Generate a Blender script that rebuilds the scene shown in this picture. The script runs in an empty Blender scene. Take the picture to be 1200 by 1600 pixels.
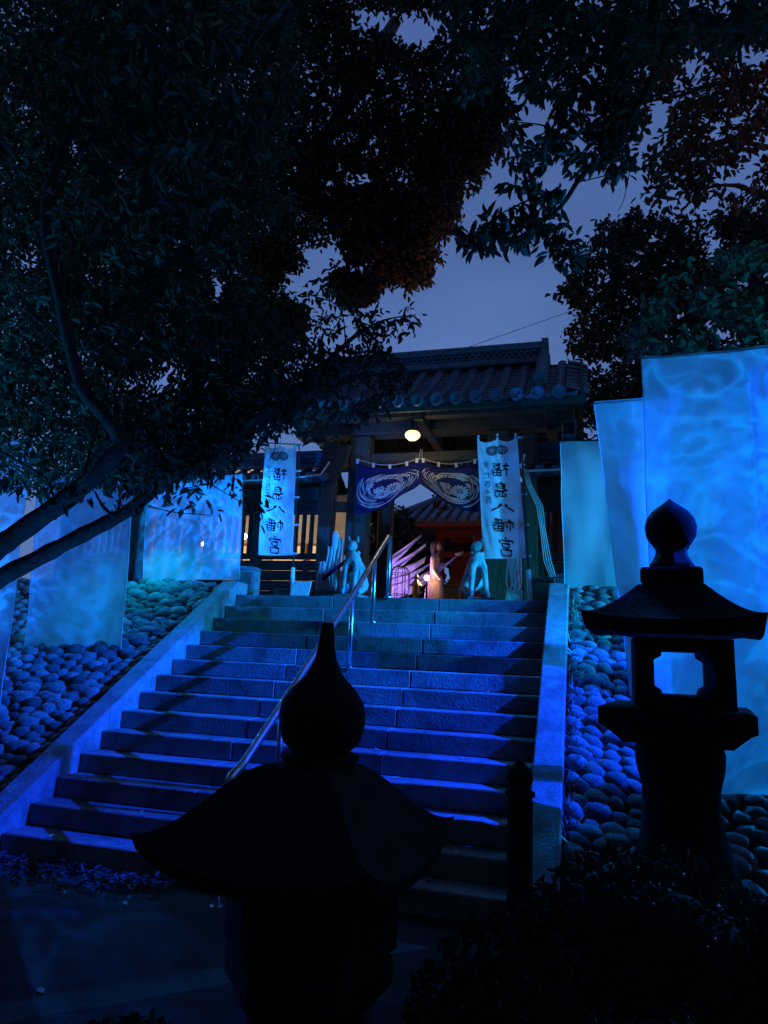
import bpy, math, random
import numpy as np
from mathutils import Vector, Matrix, noise as mnoise

random.seed(7); RNG = np.random.default_rng(11)
S = bpy.context.scene
COL = S.collection
PI = math.pi

# ------------------------------------------------------------------ camera
YAW, PITCH, ROLL = math.radians(-16.22), math.radians(11.71), math.radians(2.55)
FPX = 1094.4                                  # focal length in pixels of a 1200 x 1600 picture
CAM = np.array([4.314, -8.192, 1.598])
_f = np.array([math.sin(YAW)*math.cos(PITCH), math.cos(YAW)*math.cos(PITCH), math.sin(PITCH)])
_r0 = np.array([math.cos(YAW), -math.sin(YAW), 0.0]); _u0 = np.cross(_r0, _f)
_r = math.cos(ROLL)*_r0 + math.sin(ROLL)*_u0
_u = -math.sin(ROLL)*_r0 + math.cos(ROLL)*_u0
cam = bpy.data.cameras.new('camera'); camo = bpy.data.objects.new('camera', cam); COL.objects.link(camo)
cam.sensor_fit = 'VERTICAL'; cam.sensor_height = 36.0; cam.sensor_width = 27.0
cam.lens = FPX/1600*36; cam.clip_start = 0.05; cam.clip_end = 2000
camo.matrix_world = Matrix(((_r[0], _u[0], -_f[0], CAM[0]), (_r[1], _u[1], -_f[1], CAM[1]),
                            (_r[2], _u[2], -_f[2], CAM[2]), (0, 0, 0, 1)))
S.camera = camo

def ray(x, y): return (x-600)/FPX*_r - (y-800)/FPX*_u + _f
def atY(x, y, Y): d = ray(x, y); return CAM + d*(Y-CAM[1])/d[1]
def atD(x, y, D): return CAM + ray(x, y)*D

# ------------------------------------------------------------------ sky
W = bpy.data.worlds.new('World'); S.world = W; W.use_nodes = True
nt = W.node_tree; nt.nodes.clear()
wo = nt.nodes.new('ShaderNodeOutputWorld'); bg = nt.nodes.new('ShaderNodeBackground')
tc = nt.nodes.new('ShaderNodeTexCoord'); sx = nt.nodes.new('ShaderNodeSeparateXYZ')
cr = nt.nodes.new('ShaderNodeValToRGB')
cr.color_ramp.elements[0].position = 0.0; cr.color_ramp.elements[0].color = (0.105, 0.195, 0.46, 1)
cr.color_ramp.elements[1].position = 0.9; cr.color_ramp.elements[1].color = (0.052, 0.100, 0.29, 1)
e = cr.color_ramp.elements.new(0.42); e.color = (0.090, 0.172, 0.43, 1)
nz = nt.nodes.new('ShaderNodeTexNoise'); nz.inputs['Scale'].default_value = 3.0; nz.inputs['Detail'].default_value = 5
mp = nt.nodes.new('ShaderNodeMapping'); mp.inputs['Scale'].default_value = (1, 1, 2.2)
mr = nt.nodes.new('ShaderNodeMapRange'); mr.inputs['From Min'].default_value = 0.3; mr.inputs['From Max'].default_value = 0.7
mr.inputs['To Min'].default_value = 0.84; mr.inputs['To Max'].default_value = 1.13
mx = nt.nodes.new('ShaderNodeMixRGB'); mx.blend_type = 'MULTIPLY'; mx.inputs[0].default_value = 1
L = nt.links.new
L(tc.outputs['Generated'], sx.inputs[0]); L(sx.outputs['Z'], cr.inputs[0]); L(tc.outputs['Generated'], mp.inputs[0])
L(mp.outputs[0], nz.inputs['Vector']); L(nz.outputs['Fac'], mr.inputs['Value'])
L(cr.outputs[0], mx.inputs[1]); L(mr.outputs[0], mx.inputs[2]); L(mx.outputs[0], bg.inputs[0]); L(bg.outputs[0], wo.inputs[0])
bg.inputs[1].default_value = 1.0

# ------------------------------------------------------------------ floodlights of the evening illumination, and added fill lights for the trees
def lamp(name, kind, loc, color, power, target=None, size=0.1, angle=60, blend=0.6, ripple=None):
    d = bpy.data.lights.new(name, kind); o = bpy.data.objects.new(name, d); COL.objects.link(o)
    o.location = loc; d.color = color; d.energy = power; d.shadow_soft_size = size
    if kind == 'SPOT':
        d.spot_size = math.radians(angle); d.spot_blend = blend
    if target is not None:
        o.rotation_euler = (Vector(target)-Vector(loc)).to_track_quat('-Z', 'Y').to_euler()
    if ripple:                                 # water-ripple wheel in front of the lamp
        sc, lo, hi = ripple
        d.use_nodes = True; n = d.node_tree; em = next(k for k in n.nodes if k.type == 'EMISSION')
        tc = n.nodes.new('ShaderNodeTexCoord'); cb = n.nodes.new('ShaderNodeVectorMath'); cb.operation = 'NORMALIZE'
        n.links.new(tc.outputs['Normal'], cb.inputs[0])
        def ridge(scale, dist, pw_):
            t = n.nodes.new('ShaderNodeTexNoise'); t.inputs['Scale'].default_value = scale; t.inputs['Detail'].default_value = 1.5
            t.inputs['Distortion'].default_value = dist; n.links.new(cb.outputs[0], t.inputs['Vector']); last = t.outputs['Fac']
            for op, val in (('SUBTRACT', 0.5), ('ABSOLUTE', 0), ('MULTIPLY_ADD', -8.5), ('MAXIMUM', 0.0), ('POWER', pw_)):
                k = n.nodes.new('ShaderNodeMath'); k.operation = op; k.inputs[1].default_value = val; k.inputs[2].default_value = 1.0
                n.links.new(last, k.inputs[0]); last = k.outputs[0]
            return last
        w2 = n.nodes.new('ShaderNodeTexNoise'); w2.inputs['Scale'].default_value = sc*0.8; w2.inputs['Detail'].default_value = 3
        n.links.new(cb.outputs[0], w2.inputs['Vector'])
        m2 = n.nodes.new('ShaderNodeMath'); m2.operation = 'MULTIPLY'; m2.inputs[1].default_value = 2*lo
        n.links.new(w2.outputs['Fac'], m2.inputs[0]); acc = m2.outputs[0]
        for scl, dis, pw_, g_ in ((sc, 1.4, 3.0, hi*0.6), (sc*2.1, 1.0, 4.0, hi*0.4)):
            ml = n.nodes.new('ShaderNodeMath'); ml.operation = 'MULTIPLY_ADD'; ml.inputs[1].default_value = g_
            n.links.new(ridge(scl, dis, pw_), ml.inputs[0]); n.links.new(acc, ml.inputs[2]); acc = ml.outputs[0]
        n.links.new(acc, em.inputs['Strength'])
    return o

KEY = (9.5, -2.45, 5.30)
lamp('blue_floodlight', 'SPOT', KEY, (0.002, 0.050, 1.0), 16000, (2.3, -2.1, 0.95), 0.03, 27.5, 0.35)
lamp('azure_floodlight', 'SPOT', (9.5, -2.35, 5.36), (0.002, 0.130, 0.80), 11500, (1.4, -0.9, 1.9), 0.03, 28, 0.9)
lamp('azure_floodlight', 'SPOT', (8.3, -1.3, 3.2), (0.01, 0.23, 1.0), 2200, (1.8, 0.7, 3.3), 0.06, 34, 0.7)
lamp('azure_floodlight', 'SPOT', (-0.6, -3.7, 0.7), (0.01, 0.19, 1.0), 1700, (0.4, 0.8, 3.5), 0.06, 22, 0.8)
lamp('teal_floodlight', 'SPOT', (8.6, -1.5, 2.7), (0.0, 0.30, 0.52), 3600, (2.5, 0.35, 2.7), 0.12, 50, 0.8)
lamp('ripple_projector_right', 'SPOT', (7.7, 0.3, 3.0), (0.0, 0.26, 1.0), 1900, (5.2, -2.6, 2.5), 0.012, 70, 0.35, (8.0, 0.36, 1.2))
lamp('ripple_projector_slant', 'SPOT', (3.0, -0.1, 5.2), (0.0, 0.25, 0.98), 1150, (4.9, -1.5, 2.6), 0.012, 55, 0.5, (9.0, 0.36, 0.9))
lamp('ripple_projector_left', 'SPOT', (-0.1, 2.05, 4.15), (0.002, 0.19, 1.0), 1250, (-1.05, 0.3, 3.15), 0.012, 100, 0.6, (6.0, 0.25, 1.3))
lamp('ripple_projector_left', 'SPOT', (-4.6, -4.6, 1.2), (0.003, 0.20, 1.0), 4600, (-1.9, -2.3, 2.6), 0.012, 34, 0.6, (9.0, 0.28, 1.2))
lamp('ripple_projector_left', 'SPOT', (-3.7, -0.1, 2.85), (0.002, 0.155, 1.0), 900, (-1.35, -1.25, 2.55), 0.012, 62, 0.5, (10.0, 0.26, 1.5))
lamp('cyan_floodlight', 'SPOT', (-1.5, -0.25, 3.25), (0.0, 0.32, 0.56), 170, (-1.0, -0.2, 1.9), 0.06, 125, 0.8)
lamp('tree_fill_left', 'SPOT', (-1.2, -5.4, 0.3), (0.0, 0.12, 0.32), 1700, (1.2, -4.0, 6.0), 0.2, 80, 0.9)  # added fill standing in for spilled floodlight on the left leaves
lamp('tree_fill_low', 'SPOT', (1.7, -5.7, 0.3), (0.004, 0.08, 0.38), 600, (1.3, -3.7, 3.3), 0.2, 52, 0.9)  # added fill that lifts the lower left canopy out of black
lamp('tree_uplight_right', 'SPOT', (7.2, -2.2, 3.6), (0.0, 0.28, 0.46), 330, (5.7, -0.8, 5.4), 0.2, 70, 0.9)
lamp('branch_fill', 'SPOT', (6.4, -3.7, 0.7), (0.0, 0.15, 0.30), 420, (4.7, -3.6, 5.4), 0.15, 40, 0.9)  # added fill imitating teal spill on the drooping branch
lamp('precinct_lamp_glow', 'SPOT', (1.5, 10.0, 9.2), (1.0, 0.42, 0.20), 300, (-2.0, 15.5, 18.0), 0.4, 100, 0.9)
lamp('maple_warm_fill', 'SPOT', (11.0, -5.0, 4.5), (1.0, 0.36, 0.20), 240, (8.0, 0.5, 9.5), 0.3, 60, 0.9)  # added warm fill on the rusty tree; no street lamp stands here

# ------------------------------------------------------------------ render settings
S.view_settings.view_transform = 'Standard'; S.view_settings.look = 'None'
S.view_settings.exposure = 0; S.view_settings.gamma = 1; S.view_settings.use_curve_mapping = False
S.render.engine = 'CYCLES'
S.cycles.use_denoising = True
S.cycles.max_bounces = 6; S.cycles.transparent_max_bounces = 12; S.cycles.diffuse_bounces = 3
S.cycles.sample_clamp_indirect = 4.0
S.cycles.caustics_reflective = False; S.cycles.caustics_refractive = False

# ------------------------------------------------------------------ materials
def mat(name, c1, c2=None, scale=6.0, rough=0.8, bump=0.0, bscale=40.0, metal=0.0, spec=0.3, stretch=None, detail=6,
        dirt=None, dscale=2.0, vary=0.0):
    m = bpy.data.materials.new(name); m.use_nodes = True; n = m.node_tree; b = n.nodes['Principled BSDF']
    b.inputs['Roughness'].default_value = rough; b.inputs['Metallic'].default_value = metal
    b.inputs['Specular IOR Level'].default_value = spec
    tc = n.nodes.new('ShaderNodeTexCoord'); mp = n.nodes.new('ShaderNodeMapping')
    n.links.new(tc.outputs['Object'], mp.inputs[0])
    if stretch: mp.inputs['Scale'].default_value = stretch
    nz = n.nodes.new('ShaderNodeTexNoise'); nz.inputs['Scale'].default_value = scale; nz.inputs['Detail'].default_value = detail
    nz.inputs['Roughness'].default_value = 0.65
    n.links.new(mp.outputs[0], nz.inputs['Vector'])
    r = n.nodes.new('ShaderNodeValToRGB'); r.color_ramp.elements[0].position = 0.32; r.color_ramp.elements[1].position = 0.68
    c2 = c2 or tuple(v*0.6 for v in c1)
    r.color_ramp.elements[0].color = (*c2, 1); r.color_ramp.elements[1].color = (*c1, 1)
    n.links.new(nz.outputs['Fac'], r.inputs[0]); out = r.outputs[0]
    if dirt:
        dz = n.nodes.new('ShaderNodeTexNoise'); dz.inputs['Scale'].default_value = dscale; dz.inputs['Detail'].default_value = 8
        dz.inputs['Roughness'].default_value = 0.7
        n.links.new(tc.outputs['Object'], dz.inputs['Vector'])
        dr = n.nodes.new('ShaderNodeValToRGB'); dr.color_ramp.elements[0].position = 0.48; dr.color_ramp.elements[1].position = 0.66
        dr.color_ramp.elements[0].color = (0, 0, 0, 1); dr.color_ramp.elements[1].color = (0.85, 0.85, 0.85, 1)
        n.links.new(dz.outputs['Fac'], dr.inputs[0])
        x = n.nodes.new('ShaderNodeMixRGB'); x.inputs[2].default_value = (*dirt, 1)
        n.links.new(dr.outputs[0], x.inputs[0]); n.links.new(out, x.inputs[1]); out = x.outputs[0]
    if vary:
        oi = n.nodes.new('ShaderNodeObjectInfo'); vr = n.nodes.new('ShaderNodeMapRange'); vr.inputs['To Min'].default_value = 1-vary; vr.inputs['To Max'].default_value = 1+vary*0.6
        n.links.new(oi.outputs['Random'], vr.inputs['Value'])
        vm = n.nodes.new('ShaderNodeMixRGB'); vm.blend_type = 'MULTIPLY'; vm.inputs[0].default_value = 1
        n.links.new(out, vm.inputs[1]); n.links.new(vr.outputs[0], vm.inputs[2]); out = vm.outputs[0]
    n.links.new(out, b.inputs['Base Color'])
    if bump:
        bz = n.nodes.new('ShaderNodeTexNoise'); bz.inputs['Scale'].default_value = bscale; bz.inputs['Detail'].default_value = 8
        n.links.new(mp.outputs[0], bz.inputs['Vector'])
        bp = n.nodes.new('ShaderNodeBump'); bp.inputs['Strength'].default_value = bump; bp.inputs['Distance'].default_value = 0.02
        n.links.new(bz.outputs['Fac'], bp.inputs['Height']); n.links.new(bp.outputs[0], b.inputs['Normal'])
    return m

def cloth_mat(name, col, transp=0.15, trans=0.5, weave=True):
    m = bpy.data.materials.new(name); m.use_nodes = True; n = m.node_tree; n.nodes.clear()
    o = n.nodes.new('ShaderNodeOutputMaterial'); d = n.nodes.new('ShaderNodeBsdfDiffuse'); t = n.nodes.new('ShaderNodeBsdfTranslucent')
    tc = n.nodes.new('ShaderNodeTexCoord'); nz = n.nodes.new('ShaderNodeTexNoise'); nz.inputs['Scale'].default_value = 3.0
    nz.inputs['Detail'].default_value = 7
    n.links.new(tc.outputs['Object'], nz.inputs['Vector'])
    r = n.nodes.new('ShaderNodeValToRGB'); r.color_ramp.elements[0].color = (*[c*0.82 for c in col], 1); r.color_ramp.elements[1].color = (*col, 1)
    r.color_ramp.elements[0].position = 0.35; r.color_ramp.elements[1].position = 0.65
    n.links.new(nz.outputs['Fac'], r.inputs[0])
    n.links.new(r.outputs[0], d.inputs[0]); n.links.new(r.outputs[0], t.inputs[0])
    a = n.nodes.new('ShaderNodeMixShader'); a.inputs[0].default_value = trans
    n.links.new(d.outputs[0], a.inputs[1]); n.links.new(t.outputs[0], a.inputs[2])
    p = n.nodes.new('ShaderNodeBsdfTransparent'); b = n.nodes.new('ShaderNodeMixShader'); b.inputs[0].default_value = transp
    n.links.new(a.outputs[0], b.inputs[1]); n.links.new(p.outputs[0], b.inputs[2]); n.links.new(b.outputs[0], o.inputs[0])
    bz = n.nodes.new('ShaderNodeTexNoise'); bz.inputs['Scale'].default_value = 7; bz.inputs['Detail'].default_value = 4
    mp = n.nodes.new('ShaderNodeMapping'); mp.inputs['Scale'].default_value = (1.6, 1, 0.35)
    n.links.new(tc.outputs['Object'], mp.inputs[0]); n.links.new(mp.outputs[0], bz.inputs['Vector'])
    bp = n.nodes.new('ShaderNodeBump'); bp.inputs['Strength'].default_value = 0.25; bp.inputs['Distance'].default_value = 0.02
    n.links.new(bz.outputs['Fac'], bp.inputs['Height']); n.links.new(bp.outputs[0], d.inputs['Normal']); n.links.new(bp.outputs[0], t.inputs['Normal'])
    return m

def leaf_mat(name, c1, c2, trans=0.3):
    m = bpy.data.materials.new(name); m.use_nodes = True; n = m.node_tree; n.nodes.clear()
    o = n.nodes.new('ShaderNodeOutputMaterial'); d = n.nodes.new('ShaderNodeBsdfPrincipled'); t = n.nodes.new('ShaderNodeBsdfTranslucent')
    d.inputs['Roughness'].default_value = 0.55; d.inputs['Specular IOR Level'].default_value = 0.35
    tc = n.nodes.new('ShaderNodeTexCoord'); nz = n.nodes.new('ShaderNodeTexNoise'); nz.inputs['Scale'].default_value = 2.2
    nz.inputs['Detail'].default_value = 9; nz.inputs['Roughness'].default_value = 0.75
    n.links.new(tc.outputs['Object'], nz.inputs['Vector'])
    r = n.nodes.new('ShaderNodeValToRGB'); r.color_ramp.elements[0].color = (*c2, 1); r.color_ramp.elements[1].color = (*c1, 1)
    r.color_ramp.elements[0].position = 0.36; r.color_ramp.elements[1].position = 0.64
    n.links.new(nz.outputs['Fac'], r.inputs[0]); n.links.new(r.outputs[0], d.inputs['Base Color']); n.links.new(r.outputs[0], t.inputs[0])
    a = n.nodes.new('ShaderNodeMixShader'); a.inputs[0].default_value = trans
    n.links.new(d.outputs[0], a.inputs[1]); n.links.new(t.outputs[0], a.inputs[2]); n.links.new(a.outputs[0], o.inputs[0])
    return m

def emit_mat(name, col, strength):
    m = bpy.data.materials.new(name); m.use_nodes = True; b = m.node_tree.nodes['Principled BSDF']
    b.inputs['Base Color'].default_value = (*col, 1); b.inputs['Emission Color'].default_value = (*col, 1); b.inputs['Emission Strength'].default_value = strength
    return m

M = {}
M['granite'] = mat('granite', (0.27, 0.27, 0.265), (0.17, 0.17, 0.165), 9, 0.8, 0.4, 45, dirt=(0.075, 0.08, 0.07), dscale=2.6, vary=0.28)
M['kerb'] = mat('kerb_granite', (0.26, 0.26, 0.255), (0.15, 0.15, 0.145), 7, 0.8, 0.5, 45, dirt=(0.08, 0.085, 0.07), dscale=2.6, vary=0.15)
M['cobble'] = mat('cobble_stone', (0.27, 0.265, 0.25), (0.12, 0.12, 0.115), 6, 0.85, 0.9, 9, dirt=(0.05, 0.055, 0.045), dscale=2.5, vary=0.5)
M['mortar'] = mat('soil_joint', (0.05, 0.05, 0.045), (0.02, 0.02, 0.02), 12, 0.95, 0.6, 40)
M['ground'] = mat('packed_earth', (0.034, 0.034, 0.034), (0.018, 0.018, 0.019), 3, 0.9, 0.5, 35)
M['terrace'] = mat('terrace_gravel', (0.20, 0.19, 0.18), (0.12, 0.12, 0.11), 8, 0.9, 0.4, 50)
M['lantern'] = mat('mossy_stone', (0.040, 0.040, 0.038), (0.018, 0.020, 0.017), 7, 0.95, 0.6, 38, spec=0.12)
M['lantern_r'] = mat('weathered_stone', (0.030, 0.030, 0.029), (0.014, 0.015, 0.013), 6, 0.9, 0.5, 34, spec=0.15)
M['wood'] = mat('old_gate_wood', (0.100, 0.094, 0.074), (0.048, 0.045, 0.036), 5, 0.7, 0.35, 18, stretch=(6, 6, 0.7))
M['woodh'] = mat('old_beam_wood', (0.080, 0.076, 0.062), (0.040, 0.038, 0.031), 5, 0.7, 0.35, 18, stretch=(0.7, 6, 6))
M['tile'] = mat('grey_roof_tile', (0.15, 0.18, 0.25), (0.08, 0.10, 0.14), 7, 0.5, 0.2, 40, spec=0.4)
M['plaster'] = mat('white_plaster', (0.72, 0.70, 0.66), (0.58, 0.56, 0.52), 4, 0.9, 0.1, 40)
M['red_wood'] = mat('vermilion_wood', (0.24, 0.050, 0.025), (0.15, 0.03, 0.016), 4, 0.55, 0.15, 20, stretch=(1, 1, 1))
M['red_cloth'] = cloth_mat('red_cloth', (0.35, 0.03, 0.03), 0.05, 0.3)
M['steel'] = mat('stainless_steel', (0.62, 0.62, 0.62), (0.5, 0.5, 0.5), 20, 0.28, 0.0, metal=1.0)
M['white_paint'] = mat('white_plastic', (0.75, 0.75, 0.73), (0.6, 0.6, 0.58), 10, 0.45)
M['cable'] = mat('black_cable', (0.02, 0.02, 0.02), (0.012, 0.012, 0.012), 10, 0.6)
M['grey_cable'] = mat('grey_cable', (0.45, 0.45, 0.45), (0.35, 0.35, 0.35), 10, 0.6)
M['bark'] = mat('dark_bark', (0.075, 0.062, 0.05), (0.03, 0.026, 0.02), 9, 0.9, 0.9, 28, stretch=(3, 3, 1))
M['sheet'] = cloth_mat('sheer_white_sheet', (0.55, 0.56, 0.56), 0.15, 0.5)
M['banner'] = cloth_mat('white_banner_cloth', (0.80, 0.80, 0.80), 0.04, 0.35)
M['indigo'] = cloth_mat('indigo_cloth', (0.018, 0.024, 0.11), 0.02, 0.25)
M['print_white'] = mat('white_dye', (0.60, 0.60, 0.60), (0.36, 0.36, 0.38), 14, 0.9)
M['ink'] = mat('black_ink', (0.018, 0.018, 0.02), (0.012, 0.012, 0.014), 12, 0.9, spec=0.05)
M['ink_soft'] = mat('grey_ink', (0.07, 0.075, 0.085), (0.045, 0.05, 0.055), 12, 0.9, spec=0.05)
M['statue'] = mat('pale_statue_stone', (0.52, 0.51, 0.48), (0.33, 0.33, 0.30), 9, 0.85, 1.0, 22, dirt=(0.10, 0.11, 0.09), dscale=6)
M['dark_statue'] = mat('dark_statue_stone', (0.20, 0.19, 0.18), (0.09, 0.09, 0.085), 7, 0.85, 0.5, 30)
M['globe'] = emit_mat('lamp_globe', (1.0, 0.84, 0.36), 1.7)
M['warm_globe'] = emit_mat('warm_bulb', (1.0, 0.72, 0.36), 26)
M['leaf_l'] = leaf_mat('cherry_leaf', (0.075, 0.10, 0.05), (0.035, 0.05, 0.028))
M['leaf_r'] = leaf_mat('magnolia_leaf', (0.07, 0.095, 0.06), (0.035, 0.05, 0.03))
M['leaf_red'] = leaf_mat('rusty_leaf', (0.13, 0.055, 0.03), (0.06, 0.03, 0.02))
M['leaf_dark'] = leaf_mat('camphor_leaf', (0.05, 0.042, 0.024), (0.026, 0.022, 0.014), 0.1)
M['leaf_teal'] = leaf_mat('broad_leaf', (0.09, 0.13, 0.09), (0.045, 0.07, 0.05))
M['leaf_hedge'] = leaf_mat('hedge_leaf', (0.030, 0.036, 0.022), (0.014, 0.017, 0.011), 0.1)
M['litter'] = leaf_mat('fallen_leaf', (0.50, 0.47, 0.40), (0.30, 0.27, 0.21), 0.05)
M['hair'] = mat('brown_hair', (0.10, 0.055, 0.028), (0.05, 0.03, 0.016), 20, 0.6)
M['skin'] = mat('skin', (0.55, 0.36, 0.27), (0.5, 0.32, 0.24), 6, 0.55)
M['pink'] = mat('pink_blouse', (0.75, 0.45, 0.40), (0.66, 0.38, 0.34), 6, 0.85)
M['gold'] = mat('worn_brass', (0.55, 0.36, 0.14), (0.32, 0.2, 0.08), 9, 0.45, metal=0.7)
M['crate'] = mat('plain_wood', (0.42, 0.24, 0.13), (0.30, 0.17, 0.09), 6, 0.7, 0.2, 20, stretch=(1, 6, 6))
M['bamboo'] = mat('bamboo', (0.48, 0.36, 0.17), (0.36, 0.26, 0.12), 6, 0.5)
M['streamer'] = cloth_mat('pale_streamer_cloth', (0.75, 0.74, 0.72), 0.05, 0.4)

# ------------------------------------------------------------------ mesh helpers
ROOT = {}                                     # world position of each thing's base

class MB:
    def __init__(self): self.v = []; self.f = []
    def add(self, vs, fs):
        n = len(self.v); self.v += [tuple(p) for p in vs]; self.f += [tuple(i+n for i in q) for q in fs]; return self
    def box(self, c, s, b=0.0, rz=0.0, M4=None):
        x, y, z = s[0]/2, s[1]/2, s[2]/2
        if b <= 0:
            vs = [(i*x, j*y, k*z) for i in (-1, 1) for j in (-1, 1) for k in (-1, 1)]
            fs = [(0, 1, 3, 2), (4, 6, 7, 5), (0, 4, 5, 1), (2, 3, 7, 6), (0, 2, 6, 4), (1, 5, 7, 3)]
        else:
            b = min(b, x*0.9, y*0.9, z*0.9); vs = []; idx = {}
            for i in (-1, 1):
                for j in (-1, 1):
                    for k in (-1, 1):
                        for a in range(3):
                            p = [i*(x-b), j*(y-b), k*(z-b)]; p[a] = (i*x, j*y, k*z)[a]
                            idx[(i, j, k, a)] = len(vs); vs.append(tuple(p))
            fs = []
            for a in range(3):
                o = [q for q in range(3) if q != a]
                for sgn in (-1, 1):
                    q = []
                    for (u, w) in ((-1, -1), (1, -1), (1, 1), (-1, 1)):
                        t = [0, 0, 0]; t[a] = sgn; t[o[0]] = u; t[o[1]] = w; q.append(idx[(*t, a)])
                    fs.append(tuple(q))
            for a in range(3):
                o = [q for q in range(3) if q != a]
                for u in (-1, 1):
                    for w in (-1, 1):
                        q = []
                        for sa in (-1, 1):
                            t = [0, 0, 0]; t[a] = sa; t[o[0]] = u; t[o[1]] = w
                            pr = [idx[(*t, o[0])], idx[(*t, o[1])]]
                            q += pr if sa < 0 else pr[::-1]
                        fs.append(tuple(q))
            for i in (-1, 1):
                for j in (-1, 1):
                    for k in (-1, 1): fs.append((idx[(i, j, k, 0)], idx[(i, j, k, 1)], idx[(i, j, k, 2)]))
        if M4 is not None: vs = [tuple(M4 @ Vector(p)) for p in vs]
        elif rz:
            ca, sa = math.cos(rz), math.sin(rz); vs = [(p[0]*ca-p[1]*sa, p[0]*sa+p[1]*ca, p[2]) for p in vs]
        return self.add([(p[0]+c[0], p[1]+c[1], p[2]+c[2]) for p in vs], fs)
    def beam(self, a, b, w, h, bev=0.006):
        a, b = Vector(a), Vector(b); d = b-a; q = d.to_track_quat('X', 'Z').to_matrix().to_4x4()
        return self.box((a+b)/2, (d.length, w, h), bev, M4=q)
    def tube(self, pts, rad, seg=8, caps=True):
        pts = [Vector(p) for p in pts]; n = len(pts)
        if not hasattr(rad, '__len__'): rad = [rad]*n
        vs = []; fs = []; up = None
        for i, p in enumerate(pts):
            t = (pts[min(i+1, n-1)]-pts[max(i-1, 0)]).normalized()
            if up is None:
                up = t.orthogonal().normalized()
            up = (up - t*up.dot(t)).normalized(); s = t.cross(up)
            for k in range(seg):
                a = 2*PI*k/seg; vs.append(p + (up*math.cos(a)+s*math.sin(a))*rad[i])
        for i in range(n-1):
            for k in range(seg):
                fs.append((i*seg+k, i*seg+(k+1) % seg, (i+1)*seg+(k+1) % seg, (i+1)*seg+k))
        if caps: fs += [tuple(range(seg))[::-1], tuple((n-1)*seg+k for k in range(seg))]
        return self.add(vs, fs)
    def lathe(self, prof, c=(0, 0, 0), seg=24, sq=None, rot=0.0):
        """profile of (radius, z); sq = number of corners for a polygonal section"""
        vs = []; fs = []; k0 = sq or seg
        for r, z in prof:
            for k in range(k0):
                a = 2*PI*k/k0+rot; vs.append((c[0]+r*math.cos(a), c[1]+r*math.sin(a), c[2]+z))
        for i in range(len(prof)-1):
            for k in range(k0): fs.append((i*k0+k, i*k0+(k+1) % k0, (i+1)*k0+(k+1) % k0, (i+1)*k0+k))
        fs += [tuple(range(k0))[::-1], tuple((len(prof)-1)*k0+k for k in range(k0))]
        return self.add(vs, fs)
    def grid(self, fn, nu, nv):
        vs = [fn(i/nu, j/nv) for j in range(nv+1) for i in range(nu+1)]
        fs = [(j*(nu+1)+i, j*(nu+1)+i+1, (j+1)*(nu+1)+i+1, (j+1)*(nu+1)+i) for j in range(nv) for i in range(nu)]
        return self.add(vs, fs)
    def prism(self, poly, y0, y1):                # polygon in x,z pulled along y
        n = len(poly); vs = [(p[0], y0, p[1]) for p in poly]+[(p[0], y1, p[1]) for p in poly]
        fs = [tuple(range(n)), tuple(range(n, 2*n))[::-1]]+[(i, i+n, (i+1) % n+n, (i+1) % n) for i in range(n)]
        return self.add(vs, fs)
    def mesh(self, name, m, smooth=False, off=(0, 0, 0)):
        me = bpy.data.meshes.new(name)
        me.from_pydata([(p[0]-off[0], p[1]-off[1], p[2]-off[2]) for p in self.v], [], self.f)
        me.materials.append(m)
        if smooth: me.shade_smooth()
        me.update(); return me
    def build(self, name, m, parent=None, smooth=False, thick=0.0, at=None):
        off = (0, 0, 0)
        if parent is not None: off = ROOT.get(parent.name, (0, 0, 0))
        if at is not None: off = at
        o = bpy.data.objects.new(name, self.mesh(name, m, smooth, off)); COL.objects.link(o)
        if parent is not None: o.parent = parent; ROOT[o.name] = off
        elif at is not None: o.location = at; ROOT[o.name] = at
        if thick:
            md = o.modifiers.new('thick', 'SOLIDIFY'); md.thickness = thick; md.offset = 0
        return o

def tag(o, label=None, cat=None, group=None, kind=None):
    if label: o['label'] = label
    if cat: o['category'] = cat
    if group: o['group'] = group
    if kind: o['kind'] = kind
    return o
def thing(name, loc, label, cat, group=None, rz=0):
    o = bpy.data.objects.new(name, None); COL.objects.link(o); o.location = loc; o.rotation_euler = (0, 0, rz)
    o.empty_display_size = 0.1; ROOT[o.name] = tuple(loc)
    return tag(o, label, cat, group)
def copy_tree(o, parent=None):
    c = o.copy(); COL.objects.link(c)
    if parent is not None: c.parent = parent
    for ch in list(o.children): copy_tree(ch, c)
    return c
def inst(name, me, parent, loc, rot=(0, 0, 0), scale=(1, 1, 1)):
    o = bpy.data.objects.new(name, me); COL.objects.link(o); o.parent = parent
    o.location = loc; o.rotation_euler = rot; o.scale = scale; return o

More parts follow.
